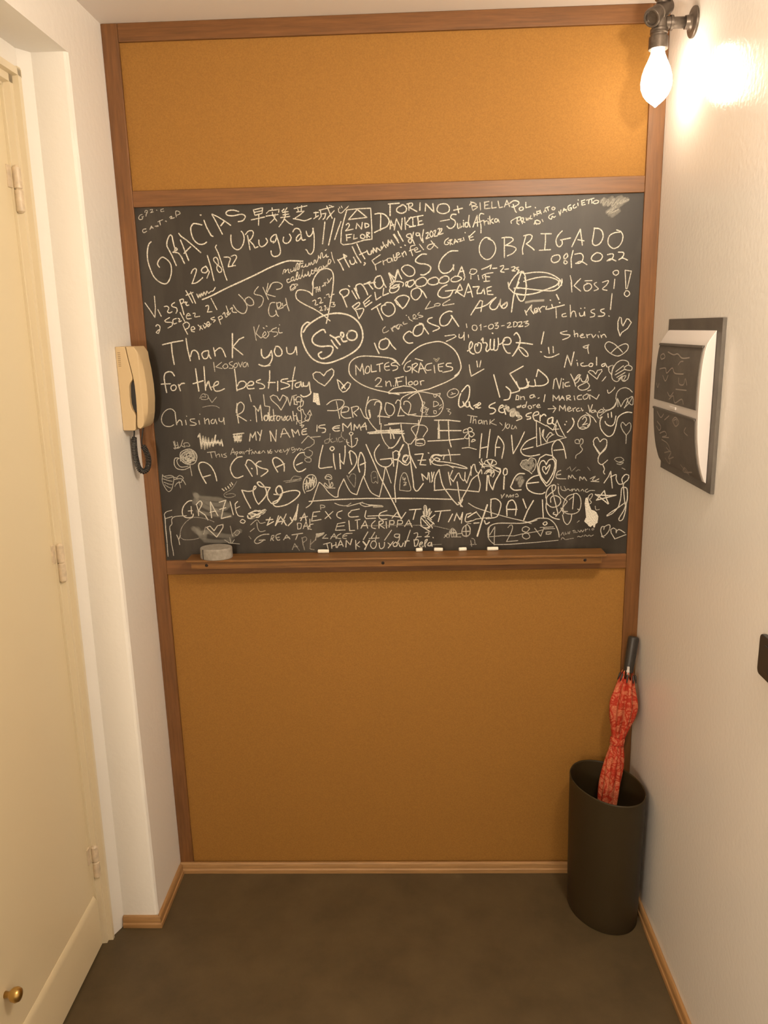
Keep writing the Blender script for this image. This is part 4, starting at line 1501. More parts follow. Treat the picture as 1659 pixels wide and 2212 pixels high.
4231,12444 4249,12357 4334,12311 4423,12353 4448,12440 4364,12496
4256,12291 4243,12225 4306,12180 4393,12189 4397,12277 4311,12290 4255,12269
#shell_doodle 3 .55
493,11919 468,11764 500,11629 597,11470 690,11513 748,11669 782,11803
491,11897 607,11828 763,11848 892,11801
494,11808 623,11761 732,11737
508,11718 615,11672 713,11648
525,11651 618,11582 683,11558
544,11874 679,11894 765,11870 780,11780
780,11780 981,11799 1078,11641
850,11824 944,11889 1027,11821 975,11732
909,11733 938,11554
786,11601 861,11690 973,11710
#tally_marks 4 .8
|2031,11512 2083,11462
|2115,11544 2146,11487
|2184,11576 2215,11520
|2245,11631 2272,11570
|2285,11675 2319,11614
#smear 3 .3
2431,11706 2285,11507 2077,11376 2114,11286 2269,11283 2373,11337 2276,11384 2119,11353
#smudge 22 .16
1322,11367 1426,11275 1668,11249 1932,11221 2103,11128 1878,11087 1593,11137 1374,11186 1627,11000 1935,10950 2211,11081
1302,11390 1337,11277 1260,11143
1182,10460 1351,10319 1534,10362
#word_signature 4.4 .96
|2547,11469 2622,11254 2748,10981
2547,11469 2722,11432 2856,11463 2927,11540 2885,11564 2842,11408 2905,11182 2965,11079
2965,11079 3107,11223 3192,11357 3168,11514 3045,11672 2967,11651 3039,11561 3191,11536 3301,11523
3301,11523 3228,11401 3219,11244 3299,11107 3365,11095
3365,11095 3455,11127 3574,11282 3614,11416 3578,11551 3501,11552 3439,11442 3510,11329 3623,11371
3386,11342 3495,11329 3583,11327 3621,11416 3572,11529 3507,11552 3448,11464 3474,11352 3561,11328
3572,11327 3488,11194 3351,11129 3390,11027 3522,11013 3747,11077 3975,11230 4070,11363 3985,11432 3809,11424 3630,11382
#word_grazie 3.8 .85
1209,11211 1108,11191 987,11080 931,10944 942,10807 1049,10749 1185,10769 1214,10848
|1086,10930 1199,10940
|1174,11054 1169,10849
|1323,11096 1355,10937 1355,10800
1311,11097 1420,11196 1469,11116 1366,10937
|1366,10937 1524,10820 1592,10682
|1694,11158 1689,10931 1696,10738
|1695,11169 1781,10975 1868,10792
|1663,10886 1821,10918
|1928,11154 2109,11207
|2109,11207 2029,11016 1951,10711
|1925,10961 2095,11004
|1951,10711 2212,10775
|2217,11171 2249,10990 2281,10808
|2417,11168 2346,11101
2346,11101 2356,10920 2413,10783 2545,10758
|2348,10977 2463,11031
2447,10622 2507,10678 2581,10632 2533,10575 2457,10599
#tent_lines 3 .68
653,10960 504,10917 441,10839 455,10747 442,10472 443,10228
449,10801 447,10526 448,10157 442,9832 441,9692
|465,10736 649,10790
1031,10806 739,10788 632,10721 620,10584 556,10493 567,10226
569,10386 564,10063 589,9830 590,9713
#arc_line 2.6 .4
1755,10623 1560,10706 1251,10757 1042,10669 868,10465 803,10222
#heart 3.6 .82
|1791,10206 1542,10477 1634,10510 1737,10382
|1737,10382 1837,10518 1984,10550 1979,10470 1890,10334 1791,10206
#filled_scribble 5 .93
2658,10778 2676,10710 2809,10708 2904,10797 2750,10822 2787,10708 2948,10796 3084,10839 3134,10929 2976,10887 2866,10911 2726,10800 2922,10728 3016,10818 3155,10918
2683,10823 2820,10889 2999,10909
2790,10753 3041,10863
#curve_line 3 .6
2720,10526 2895,10661 2979,10568 3114,10588
2891,10592 2904,10432 2965,10339 3100,10360
2697,10343 2814,10433
#word_eliana 4.2 .93
|3165,10519 3255,10723
|3153,10508 3337,10608
|3140,10656 3318,10665
|3375,10493 3479,10765
|3545,10536 3681,10807
|3383,10504 3529,10741 3672,10499
|3455,10594 3634,10625
|3783,10714 3833,10599 3716,10487
|3833,10599 3982,10915 4011,11061
|3870,10678 3912,10632 3998,11027
|3935,10643 4010,11050
|4056,10618 4165,10821 4200,10616
|4037,10687 4238,10729
#word_dac 3.2 .8
|3963,10540 3967,10391
3964,10552 4063,10538 4046,10413 3967,10391
|4112,10401 4199,10593 4244,10375
|4126,10469 4226,10467
4384,10522 4295,10500 4246,10410 4333,10374
|4302,10660 4291,10432
#word_excelent_time 3.8 .85
|4576,10859 4398,10840 4344,10602 4600,10643
|4371,10727 4482,10736
|4720,10857 4856,10662
|4918,10853 4701,10664
5162,10872 5038,10817 5024,10716 5121,10657
|5615,10909 5393,10868
5392,10845 5324,10779 5365,10699 5586,10706
|5789,10861 5752,10703 5783,10646 6037,10653
6339,10852 6162,10787 6126,10674 6201,10616 6334,10626
|6160,10730 6358,10727
|6467,10646 6602,10802 6708,10619 6832,10798
|5829,10713 6358,10727 6709,10665
#small_letter 2.6 .6
|4594,11028 4601,10915
4595,11035 4693,11015 4702,10970 4603,10961
#scribble_line 3.2 .75
4971,11078 5112,11019 5288,11005 5400,11071 5287,10983 5553,11046 5708,11088 5641,11044 5771,10974 5991,10993 6210,10955
5686,11077 5882,11017 6210,10989
#filled_scribble 6 .6
5881,11006 6210,10978 5990,10959 6232,10966
#arrow_lines 4.2 .92
|5840,12609 5981,12258 6185,11748 6393,11322 6561,10961 6708,10619
|4301,11135 4721,11161 5162,11176 5777,11188 6434,11176 7000,11166
#zigzag_line 3.6 .84
4216,10967 4365,11089 4489,11401 4588,11644
4588,11644 4693,11553 4818,11372 4967,11247 5065,11245
5065,11245 5094,11435 5236,11721
5236,11721 5306,11542 5410,11362 5561,11292
5561,11292 5657,11558 5751,11789
5751,11789 5811,11622 5935,11353 6151,11226
6151,11226 6247,11614 6322,12010
|6333,12010 6404,11788 6465,11588
#flower_doodle 3 .7
4746,11775 4815,11840 4901,11816 4919,11727 4831,11706 4746,11752 4835,11795 4898,11750
|4842,11706 4866,11483
4867,11506 4916,11638 4945,11549 4866,11494
4845,11506 4740,11619 4726,11553 4801,11496
|4778,11485 4997,11481
#heart 2.6 .42
5316,11808 5376,11674 5502,11494
5326,11797 5379,11763 5426,11839 5534,11826 5540,11671 5513,11494
#scribble_oval 3.4 .78
4202,11361 4164,11496 4196,11696 4311,11827 4443,11835 4515,11734 4497,11579 4382,11447 4248,11405
4228,11450 4262,11717 4295,11471 4352,11760 4363,11515 4431,11802 4430,11536 4483,11757
4202,11607 4478,11646
4221,11540 4416,11714
4265,11783 4479,11668
#smear 3 .36
3657,11683 4132,11741
3711,11649 4108,11697
3822,11680 3938,11812 4112,11786
3910,11679 4133,11764
#ghost_doodle 2.6 .4
5964,11619 5947,11797 5993,11895 6080,11883 6120,11749 6116,11583 6063,11640 6018,11596 5964,11619
6011,11729 6066,11750
#ghost_doodle 3 .65
6679,11395 6706,11672 6774,11837 6861,11824 6923,11624 6962,11379 6679,11395
6772,11737 6782,11671 6837,11714 6814,11648
6792,11604 6857,11592 6790,11515 6856,11536
#word_elia_crippa 3.4 .82
|5228,10553 5027,10522 4965,10341 5221,10348
|5013,10443 5202,10463
|5329,10597 5342,10323 5475,10332
|5495,10606 5628,10626
|5550,10593 5554,10365
|5643,10387 5759,10590 5820,10384
|5667,10455 5811,10464
6024,10585 5934,10496 5931,10405 6030,10369
|6123,10561 6118,10379
6123,10561 6223,10582 6221,10514 6121,10470
|6132,10470 6262,10377
|6310,10558 6317,10376
|6384,10397 6410,10579
6399,10579 6509,10577 6507,10486 6408,10488
|6594,10405 6619,10587
6619,10587 6729,10574 6728,10494 6617,10485
|6793,10413 6906,10593 6989,10399
|6838,10481 6970,10490
#word_grazie_t 4 .92
6185,12602 6085,12474 6049,12344 6109,12146 6236,12034 6387,12020 6498,12117 6479,12226
|6197,12210 6500,12237
|6525,12400 6539,12028
6525,12378 6612,12431 6708,12353 6651,12223 6543,12203
6543,12203 6672,12179 6779,12089 6886,12054 6974,12151
6934,12305 6803,12264 6780,12155 6866,12110
6811,12307 6777,12199 6851,12154 6918,12262 6876,12317 6822,12307
|6973,12304 7046,12128 7119,11973
|7092,12324 7307,12341
|7307,12341 7218,12059 7369,12045
|7165,12170 7370,12177
|7467,12197 7498,12054
|7433,12361 7454,12352
7521,12108 7629,12226 7737,12181 7672,12149 7586,12184 7543,12250 7630,12303 7781,12267
#spiral_line 3.8 .88
7781,12267 7695,12312 7544,12293 7500,12185 7563,12075 7736,12028 7930,12035 8081,11955
7586,12184 7672,12138 7866,12113 8124,12064 8340,11994 8437,11938 8340,11939 8038,12000
|7673,12291 7953,12296 8254,12302
|7954,12438 7996,12285 8012,12132
7823,12179 7845,12266 7910,12297
#long_lines 4.2 .92
6923,12588 6962,12326 6990,12042 7038,11622 7057,11444 7143,11365 7298,11562
|6809,12590 6698,12397 6650,12158 6600,11829 6550,11498 6574,11073
6660,12332 6794,12590
#arrow_outline 4 .9
|7579,11372 7949,11395 8274,11367 8741,11314
8741,11314 8773,11502 8729,11701 8718,11768
8718,11768 8556,11638 8470,11441 8361,11243 8252,11043 8209,10977
7590,11390 7592,11612 7626,11766 7713,11918
7713,11918 7797,11519 7948,11272 8078,11091 8187,10977
|6638,11184 7293,11161 8056,11125
|8177,11590 8220,11290 8274,10931
8274,11021 8318,11109 8296,11155
|8209,11044 8318,10919
#letters 3.8 .86
|7258,11817 7299,11639
|7258,11817 7408,11659 7431,11846
|7453,11835 7472,11592
|7518,11856 7538,11613
|7583,11855 7516,11591
|7951,11848 7972,11693 8014,11504
|8059,11890 7983,11715 8080,11592
8080,11603 8210,11821 8275,11688 8361,11620 8383,11840
|8383,11642 8426,11552
8426,11552 8491,11750 8577,12012 8630,12033
8534,11991 8534,11749
8630,12033 8663,11879 8728,11811 8782,11898
8707,11746 8793,11898 8815,11788
#flower_doodle 3.4 .82
9039,12003 8899,12028 8878,12072 8942,12136 9039,12003
9039,12003 8942,12136 9092,12144 9039,12003
9039,12003 9092,12144 9178,12088 9168,12022 9039,12003
9039,12003 9158,11957 9288,11911 9267,11823 9137,11892
9039,12003 9051,11849 8987,11829
8791,12161 8835,12029 8814,11942
8749,12096 8879,11940
8770,12030 8899,12049
8791,12117 8813,12182
8814,11985 9051,11959 9138,11826
8879,11787 8944,11873 9030,11894 8923,11786
8944,11829 9030,11894 9052,11717
9052,11717 9073,11871 9138,11782 9096,11695
9031,11740 9137,11870
#word_nice 4.4 .92
|8955,11741 8936,11344
8988,11741 9011,11542 9099,11363
9099,11363 9162,11583 9289,11823 9266,11900 9180,11935
|9393,11711 9380,11369
9384,11909 9364,11800 9397,11744 9461,11776 9460,11886 9417,11919 9395,11887
9913,11768 9763,11770 9657,11662 9594,11509 9563,11421 9662,11342 9834,11350
10285,11728 10135,11687 10008,11590 9967,11480 10013,11347 10166,11255 10361,11229 10446,11272
|9999,11513 10278,11541
#heart 3 .72
|10102,11764 10025,11831 9852,11922 9796,12011 9848,12108 9955,12138 9998,12105
9998,12116 10061,12180 10169,12145 10203,12047 10174,11894 10111,11808
#smudge 14 .3
9850,12031 10020,12094 10129,11983 9959,11920 9872,12009 10064,12049 10046,11875 9914,12030 10105,12114
9706,11617 9834,11681 9772,11506 9878,11614 9795,11439
#heart_nested 4 .92
|10486,11427 10352,11606 10262,11805 10236,12002 10297,12175 10444,12260 10616,12224 10715,12102 10710,11884 10652,11644 10570,11491 10486,11427
10484,11504 10351,11672 10281,11892 10320,12066 10405,12097 10461,11998
10461,11998 10533,12117 10640,12125 10685,12016 10658,11820 10567,11624 10484,11504
10456,11747 10379,11847 10377,11934 10441,11944 10453,11867
10453,11867 10557,11996 10539,11887 10478,11757
#word_emma 3.2 .7
10840,11838 10755,11796 10738,11642 10975,11616
|10747,11719 10843,11739
11040,11615 11048,11703 11103,11636 11133,11712 11189,11634 11233,11611
11331,11566 11338,11664 11405,11597 11435,11652 11491,11585 11513,11562
11597,11605 11724,11668 11663,11582 11707,11548 11822,11601
|11621,11538 11826,11524
#word_emma 3 .58
10852,11420 10876,11331 10984,11307 10938,11418
10984,11307 11048,11350 11092,11305 11155,11348 11136,11282
11136,11282 11198,11347 11243,11291 11284,11346 11330,11279
11372,11289 11414,11333 11448,11277
11543,11341 11480,11298 11524,11253 11609,11296 11727,11294
|10764,11488 10797,11465
#date 2.8 .34
|10989,11857 11073,11932 11097,11833
|11119,11811 11223,11918
|11226,11809 11289,11852 11333,11829
|11522,11913 11589,11824
#word_k 3.2 .62
|9317,11226 9339,11136
|9328,11136 9403,11246
9447,11157 9468,11223 9513,11155 9555,11221 9567,11154
9577,11177 9642,11220 9621,11153
9685,11219 9728,11241 9762,11173 9686,11163
#word_day 4.4 .94
|9057,11096 9048,10873 9072,10647
9046,11108 9188,11117 9308,11003 9288,10824 9214,10645 9039,10603 8930,10593
|9475,10663 9461,10910 9514,11044
9514,11044 9622,11075 9711,10906 9693,10671
|9495,10831 9734,10827
|9882,11104 9973,10857
|10154,11055 10007,10789 9913,10543
|10386,11073 10402,10827 10423,10579
#swoosh_line 3.6 .75
8470,11017 8645,10902 8929,10796 9257,10689 9585,10594 9914,10509 10112,10438
8999,10090 9009,10331 9085,10421 9259,10463 9587,10458 9871,10453 10132,10494 10260,10537
9877,10453 10094,10495 10267,10571 10397,10580 10572,10554 10728,10416 10821,10211 10847,10060
#treble_clef 3.8 .85
10604,11002 10601,11114 10686,11179 10817,11132 10863,11020 10801,10910 10651,10868 10518,10959 10493,11116 10577,11226 10703,11334 10711,11445 10647,11446 10627,11358 10688,11112 10760,10843 10796,10708
10796,10708 10765,10664 10677,10688 10698,10732
10471,11116 10489,11294 10572,11425 10678,11467
10495,11027 10489,10848 10569,10667 10702,10575 10844,10539
10797,10686 10744,10619
#looped_line 3.4 .8
10787,11421 10814,11221 10948,11086 11025,11017 10953,10907 10829,10708
10934,10818 10868,10841 10936,10728 10938,10683
11203,11214 11032,11151 10940,10974 10923,10818 11002,10705 11176,10679 11326,10744 11385,10922 11357,11123 11267,11224 11181,11215
|11192,11215 11172,10814
11078,11061 11183,11148
10917,10661 10965,10480 11055,10400 11138,10522 11155,10680
10957,10750 11044,10749
11302,10812 11335,10789
#filled_hand_shape 0 .95
11498,11098 11551,11119 11589,10963 11613,10896 11660,10783 11737,10759 11793,10714 11847,10600 11832,10432 11783,10399 11765,10309 11732,10309 11719,10373 11656,10322 11611,10345 11554,10414 11487,10471 11507,10539 11531,10583 11509,10763 11481,10965
#small_loops 3 .8
11585,11074 11571,11141 11634,11207 11677,11184 11638,11096 11596,11052
11596,11052 11653,10984 11611,10940
#star 4 .92
|11753,11183 12087,11154 12281,11162
|12281,11162 11780,11038
|11780,11038 11974,11289
|11974,11289 12026,11089 12096,10943
|12086,10932 11896,11091 11742,11194
#small_mark 2.8 .6
11754,10882 11779,10781 11865,10791
11303,10452 11356,10496
#heart_tail 3.4 .82
11649,12495 11740,12343 11808,12244
11989,12489 11952,12360 11809,12212 11783,12060 11839,11983 11903,11982 12027,12088
11904,11971 11951,11861 11933,11774 11967,11719
#stick_figure 3.8 .87
|11956,11488 12066,11662 12114,11792
|12114,11792 12145,11573 12176,11352
12110,11639 12257,11702 12261,11593 12332,11459 12439,11457
12438,11468 12411,11590 12492,11698 12578,11674 12562,11565 12460,11457 12467,11303 12501,11036 12529,10902
12464,11369 12413,11326 12402,11082 12359,10860
12464,11369 12552,11323 12574,11079 12550,10924
12526,10969 12360,10838 12192,10729 12066,10630
12359,10860 12215,10684 12067,10608
12550,10924 12537,10723 12482,10522 12408,10479 12384,10546 12493,10746 12540,10902
#small_doodle 2.8 .5
12197,12096 12237,12138 12364,12147 12432,12070 12306,12029 12219,12074
12265,11986 12352,11963 12424,12016 12307,12007
12398,11874 12485,11829
#hand_doodle 3.6 .85
|7289,10813 7309,10655
|7356,10947 7375,10699
7332,10722 7313,10948 7367,10947 7398,10721
7398,10743 7443,10878 7465,10855 7430,10675
7266,10700 7397,10676 7506,10583
7220,10543 7243,10678 7353,10631
7220,10565 7240,10429 7350,10359 7505,10447 7549,10515
7352,10586 7504,10402 7526,10356
7397,10630 7571,10469
|7284,10383 7438,10357
|7218,10429 7459,10266
|7508,10809 7419,10653
7484,10629 7595,10717
|7243,10633 7460,10380
#word_time 4 .93
|6928,10864 7235,10881
|7092,10861 7023,10603
|7596,10808 8001,10835
|7749,10805 7681,10535
|8055,10732 7945,10519
|8165,10753 8098,10551
|8164,10730 8252,10571
|8252,10571 8318,10773
|8318,10750 8285,10480
8427,10726 8383,10569 8427,10511 8558,10543
|8449,10635 8580,10723 8678,10778
|8449,10726 8536,10747
#arrow_lines 3.2 .75
|8678,10767 8821,10584
|8558,10532 8668,10586 9017,10626
#slash 5.6 .97
|8960,10964 8843,10606 8702,10120
#short_mark 5 .8
|8613,10474 8745,10483
8887,10538 8931,10446 9018,10490
#house_doodle 2.8 .58
7943,10167 7987,10280 8054,10347 8141,10255 8141,10104
|7965,10235 8163,10231
|8032,10325 8031,10106
8339,10137 8295,10252 8361,10388 8449,10432 8515,10294 8493,10158 8361,10137
|8306,10252 8515,10249
|8405,10410 8416,10136
|7855,10145 7921,10213
|8163,10186 8295,10207
#smudge 20 .13
1296,10459 1368,10237 1455,10199 1538,10345 1819,10267 2175,10224 2362,10331 2436,10367
1698,11036 1865,10888 2213,10773 1506,10858 1333,10934
1449,10125 1806,10082 2168,10113
#faint_marks 3 .42
1514,10492 1444,10291
2177,10500 2207,10297 2229,10223
2252,10296 2348,10387 2416,10331 2338,10240 2287,10277
1990,10135 2127,10040 2198,10039
2137,10188 2163,10039
2259,10130 2198,10039
2659,10216 2708,10142
2091,10041 2394,10008
#small_mark 3.2 .7
724,10284 767,10154 782,10015
821,10264 767,10154
#curve_line 2.6 .38
826,10209 911,10152 1127,10148 1310,10183
#word_great_place 3.6 .6
3200,10263 3039,10256 2873,10176 2794,10066 2862,10010 2991,10063 3048,10118
|2922,10101 3083,10108
|3269,10225 3226,10087
3269,10225 3323,10224 3301,10160 3247,10151
|3256,10151 3306,10086
3504,10276 3395,10241 3373,10168 3423,10093 3477,10111
|3391,10168 3463,10176
|3575,10100 3663,10237 3746,10125
|3604,10146 3731,10171
|3806,10234 4093,10276
|3967,10259 3897,10104
|4466,10260 4423,10077
|4448,10242 4663,10276
|4481,10187 4591,10258
|4714,10229 4612,10129 4755,10127
|4825,10108 4929,10253 4977,10114
|4845,10163 4961,10170
5106,10250 5015,10197 4995,10133 5101,10112
5284,10256 5176,10212 5155,10130 5244,10110
|5175,10176 5264,10192
|5248,10248 5408,10254
#smear 8 .35
4464,10205 4644,10258
4480,10168 4626,10240
#word_ape 3.6 .32
|3794,9828 3865,9994 3981,9807
|3824,9902 3951,9919
|4069,10157 4087,9972 4125,9814
4069,10138 4159,10174 4192,10099 4080,10009
|4299,10098 4269,9839 4376,9819
|4293,9969 4405,10078
#thank_you_line 3.4 .88
|4632,9963 4812,10007
|4722,9980 4752,9832
|4847,9988 4851,9849
|4964,10013 4967,9866
|4844,9904 4970,9949
|4994,9865 5091,10067 5156,9900
|5023,9929 5131,9955
|5226,9871 5242,10064 5344,9934 5394,10099
|5491,10060 5492,9811
|5596,10022 5505,9931 5592,9874
|5686,10029 5771,9927
|5846,10055 5732,9798
|5678,10020 5754,9909
|5865,10054 5716,9808
5936,10035 5880,9925 5930,9832 6002,9849 6040,9959 5989,10034 5918,10017
6112,9977 6127,9847 6179,9819 6243,9882 6254,9993
|6343,9973 6413,9917
|6486,10008 6349,9835
6538,9988 6484,9934 6501,9878 6572,9886 6591,9951 6547,9997
6627,9969 6660,9876 6714,9875 6751,9967
|6805,10021 6794,9874
6804,9966 6858,10020 6911,10019
|7036,10054 7051,9870
7053,10035 7142,10052 7141,9960 7086,9869 7051,9888
7176,9923 7247,9940 7247,9986 7194,9959 7184,9868 7228,9839 7281,9866
7335,9939 7389,10048 7336,10031 7317,9921 7334,9847
7459,9974 7406,9938 7405,9883 7476,9881 7495,9973 7511,9862
#date 3.6 .72
|5819,10284 5697,10075
|6004,10272 5902,10109
|5849,10100 6115,10115
|6046,10180 6006,10015
|6448,10320 6256,10048
6658,10207 6543,10208 6524,10145 6612,10116 6657,10188
|6658,10197 6646,10060 6591,9969
|6942,10312 6859,10075 6785,9874
7038,10219 7127,10236 7125,10144 7053,10035
|7053,10035 7036,10054
|7125,10126 7231,10133
7339,10241 7427,10249 7408,10176 7320,10123
|7320,10123 7443,10130
|7535,10110 7549,10091
#small_scribble 3 .6
|7831,10096 7920,10186
|7850,10169 7920,10095
|7955,10094 7991,10203
7991,10203 8009,10258 8079,10311 8149,10237 8167,10109
|8008,10203 8149,10219
|8079,10293 8087,10110
|8026,10111 8272,10107
#house_doodle 2.8 .55
8325,10143 8299,10253 8343,10380 8448,10432 8519,10340 8501,10195 8431,10114 8325,10143
|8308,10253 8501,10268
|8396,10397 8413,10123
8396,10397 8448,10469 8536,10467
#faint_line 2.4 .36
|5646,10442 6177,10452 6883,10449 7235,10443 7570,10420 7974,10313
|7086,9888 7760,9914
#numbers_line 3.2 .62
|9160,10366 9153,10111 9147,9873
|9160,10366 9030,10150
9502,10342 9580,10414 9624,10359 9591,10214 9471,9960
|9471,9960 9770,9983
10062,10315 9974,10362 9887,10318 9888,10245 9976,10207 10065,10133 10067,10060 9980,10025 9891,10081 9907,10154 10011,10225 10071,10297
|8978,10096 9382,10126 9663,10112 9837,10155 10256,10221 10430,10273
9028,10387 8976,10297 8996,10077 9067,9966 9155,9892
|9155,9882 9560,9885 10262,9929 10822,9975
|10202,10313 10364,10092 10446,10327
|10341,10329 10690,10341
|10447,10291 10726,10295
10520,10162 10501,10199 10589,10207 10641,10197 10573,10143 10502,10162
|10503,10144 10625,10151
#circle_mark 4.4 .9
10469,10480 10417,10436 10462,10390 10522,10434 10495,10480 10451,10475
#letter_a 3 .42
|8529,10012 8556,9846
8556,10066 8626,10028 8644,9900
|8521,9893 8679,9899
#faint_words 3 .42
|10890,10111 10940,10192 10977,10109
11001,10191 11011,10136 11055,10153
11071,10199 11099,10144 11123,10207
|11192,10224 11244,10241
|11218,10233 11229,10169
11262,10223 11263,10177 11315,10186
11331,10240 11385,10184 11401,10239
11418,10238 11455,10192 11487,10246
|11521,10273 11533,10200
|11522,10246 11591,10272
|11626,10271 11636,10226
11695,10279 11748,10269 11714,10234 11687,10261
10902,9992 10935,10046 11007,9990
11025,9990 11111,10007 11216,10023
11319,10058 11354,10076 11407,10057 11458,10092
11494,10074 11527,10109 11581,10072 11632,10108 11668,10071 11736,10106
#heart 3.2 .75
11974,10057 11924,10212 11946,10320 12006,10319 12001,10247
12006,10319 12108,10372 12162,10344 12133,10209 12034,10083 11947,10066 12018,10029
#heart 3.4 .78
|12299,9988 12196,10153 12183,10244 12251,10288 12322,10242 12326,10151
12326,10151 12341,10205 12409,10240 12553,10147
|12581,10101 12299,9988
"""
PART_OF = (('smudge', 'chalk_smudge'), ('smear', 'chalk_smudge'), ('scribble', 'chalk_scribble'), ('heart', 'chalk_heart'), ('date', 'chalk_date'), ('number', 'chalk_numbers'), ('smiley', 'chalk_smiley'), ('flower', 'chalk_flower'), ('arrow', 'chalk_arrow'),
           ('anchor', 'chalk_anchor'), ('star', 'chalk_star'), ('bubble', 'chalk_bubble'), ('ghost', 'chalk_ghost'), ('house', 'chalk_house'), ('balloon', 'chalk_balloon'), ('line', 'chalk_line'), ('mark', 'chalk_mark'), ('doodle', 'chalk_drawing'), ('drawing', 'chalk_drawing'),
           ('outline', 'chalk_outline'), ('shape', 'chalk_drawing'), ('figure', 'chalk_figure'), ('rectangle', 'chalk_block'))
def chalk():
    rnd = random.Random(2); groups = []; k = 0
    for ln in CHALK.strip().split('\n'):
        if ln[0] == '#':
            nm, w_, a_ = ln[1:].split(); groups.append((nm, float(w_), float(a_), []))
        else:
            poly = ln[0] == '|'; pts = [tuple(int(c)*1e-4 for c in t.split(',')) for t in ln.lstrip('|').split()]
            groups[-1][3].append((poly, pts))
    for nm, wmm, den, strokes in groups:
        bm = bmesh.new(); dl = bm.verts.layers.float.new('chalk_cover')
        def vert(x, z, dn):
            v = bm.verts.new((min(max(x, 0.0395), 1.2605), Y, min(max(z, 0.9595), 1.848))); v[dl] = dn; return v
        for poly, pts in strokes:
            k += 1; Y = YBRD - 0.0003 - 7e-7*k
            if wmm == 0:                                   # area rubbed full of chalk
                bm.faces.new([vert(x, z, den) for x, z in pts]); continue
            if not poly: pts = smooth_pts(pts, 6)
            runs = [[pts[0]]]                              # split at sharp corners so that both legs keep their width
            for i in range(1, len(pts)):
                runs[-1].append(pts[i])
                if i < len(pts)-1:
                    ax, az = pts[i][0]-pts[i-1][0], pts[i][1]-pts[i-1][1]; bx, bz = pts[i+1][0]-pts[i][0], pts[i+1][1]-pts[i][1]
                    la, lb = math.hypot(ax, az), math.hypot(bx, bz)
                    if la > 0 and lb > 0 and (ax*bx+az*bz)/(la*lb) < 0.45: runs.append([pts[i]])
            for run in runs:
                q = [run[0]]
                for p in run[1:]:
                    if math.hypot(p[0]-q[-1][0], p[1]-q[-1][1]) > 4e-4: q.append(p)
                soft = nm.startswith('sm') and wmm > 6
                hw = wmm*0.5e-3*0.74*rnd.uniform(0.92, 1.08)
                if len(q) == 1: q.append((q[0][0]+6e-4, q[0][1]))
                L = []
                for i in range(len(q)):
                    a = q[max(i-1, 0)]; b = q[min(i+1, len(q)-1)]; dx, dz = b[0]-a[0], b[1]-a[1]; l = math.hypot(dx, dz) or 1
                    L.append((q[i][0], q[i][1], dx/l, dz/l))
                def section(x, z, tx, tz, half, dn):
                    nx, nz = -tz, tx
                    cols = ((-1, 0.0), (-0.5, dn), (0.5, dn), (1, 0.0)) if soft else ((-1, dn*0.55), (-0.6, dn), (0.6, dn), (1, dn*0.55))
                    return [vert(x+nx*half*c, z+nz*half*c, d_) for c, d_ in cols]
                secs = []
                x, z, tx, tz = L[0]
                secs.append(section(x-tx*hw*0.8, z-tz*hw*0.8, tx, tz, hw*0.55, 0 if soft else den*0.7))
                for (x, z, tx, tz) in L:
                    secs.append(section(x, z, tx, tz, hw*rnd.uniform(0.88, 1.1), min(1, den*rnd.uniform(0.9, 1.05))))
                x, z, tx, tz = L[-1]
                secs.append(section(x+tx*hw*0.8, z+tz*hw*0.8, tx, tz, hw*0.55, 0 if soft else den*0.7))
                for A, Bq in zip(secs, secs[1:]):
                    for c in range(3): bm.faces.new((A[c], A[c+1], Bq[c+1], Bq[c]))
        part = next((p for s, p in PART_OF if s in nm), 'chalk_writing')
        obj(part, bm, chalk_dust if nm.startswith('sm') and wmm > 6 else chalk_m, board)
chalk()

# ------------------------------------------------------------------ chalk ledge and what lies on it
ZL = 0.9758; DL = 0.060
lg = thing('chalk_ledge', 'long wooden chalk ledge screwed below the blackboard', 'ledge', (0.652, -0.03, 0.95))
obj('shelf', B(0.110, 1.1945, -DL, -0.0003, ZL-0.006, ZL), ledge_wood, lg, bevel=0.0010)
bt = obj('batten', B(0.121, 1.1835, -0.053, -0.0003, 0.950, ZL-0.006), ledge_wood, lg, bevel=0.0010)
for sx in (0.162, 0.622, 1.141):
    bm = bmesh.new(); lathe(bm, (sx, -0.0528, 0.9600), (0, -1, 0), [(0, 0.0042), (0.0006, 0.0042), (0.0012, 0.003), (0.0012, 0)], 16)
    s = obj('screw', bm, screw_m, bt); s['label'] = 'dark screw head'
def eraser():
    t = thing('chalk_eraser', 'round grey felt eraser on the left end of the chalk ledge', 'eraser', (0.186, -0.0345, ZL))
    bm = bmesh.new(); n = 56; cx, cy = 0.186, -0.0345; rows = []
    rnd = random.Random(5); ph = [rnd.uniform(0, 6.28) for _ in range(4)]
    for (z, k) in ((0.0, 0.97), (0.002, 1.0), (0.024, 1.0), (0.0275, 0.985), (0.029, 0.95)):
        rows.append([bm.verts.new((cx + 0.042*k*(1+0.006*math.sin(3*a+ph[0]))*math.cos(a), cy + 0.031*k*(1+0.01*math.sin(5*a+ph[1]))*math.sin(a), ZL+z)) for a in [2*math.pi*i/n for i in range(n)]])
    for A, Bq in zip(rows, rows[1:]):
        for i in range(n): bm.faces.new((A[i], A[(i+1) % n], Bq[(i+1) % n], Bq[i]))
    bm.faces.new(rows[0]); bm.faces.new(rows[-1])
    obj('felt_body', bm, felt, t, bevel=0.0006)
    bm = bmesh.new(); tube(bm, [(cx - 0.030, cy-0.0222, ZL+0.0275), (cx-0.0302, cy-0.0228, ZL+0.014), (cx-0.030, cy-0.0222, ZL+0.001)], 0.0012, 8)
    s = obj('seam', bm, dark_plastic, t); s['label'] = 'dark seam down the side'
eraser()
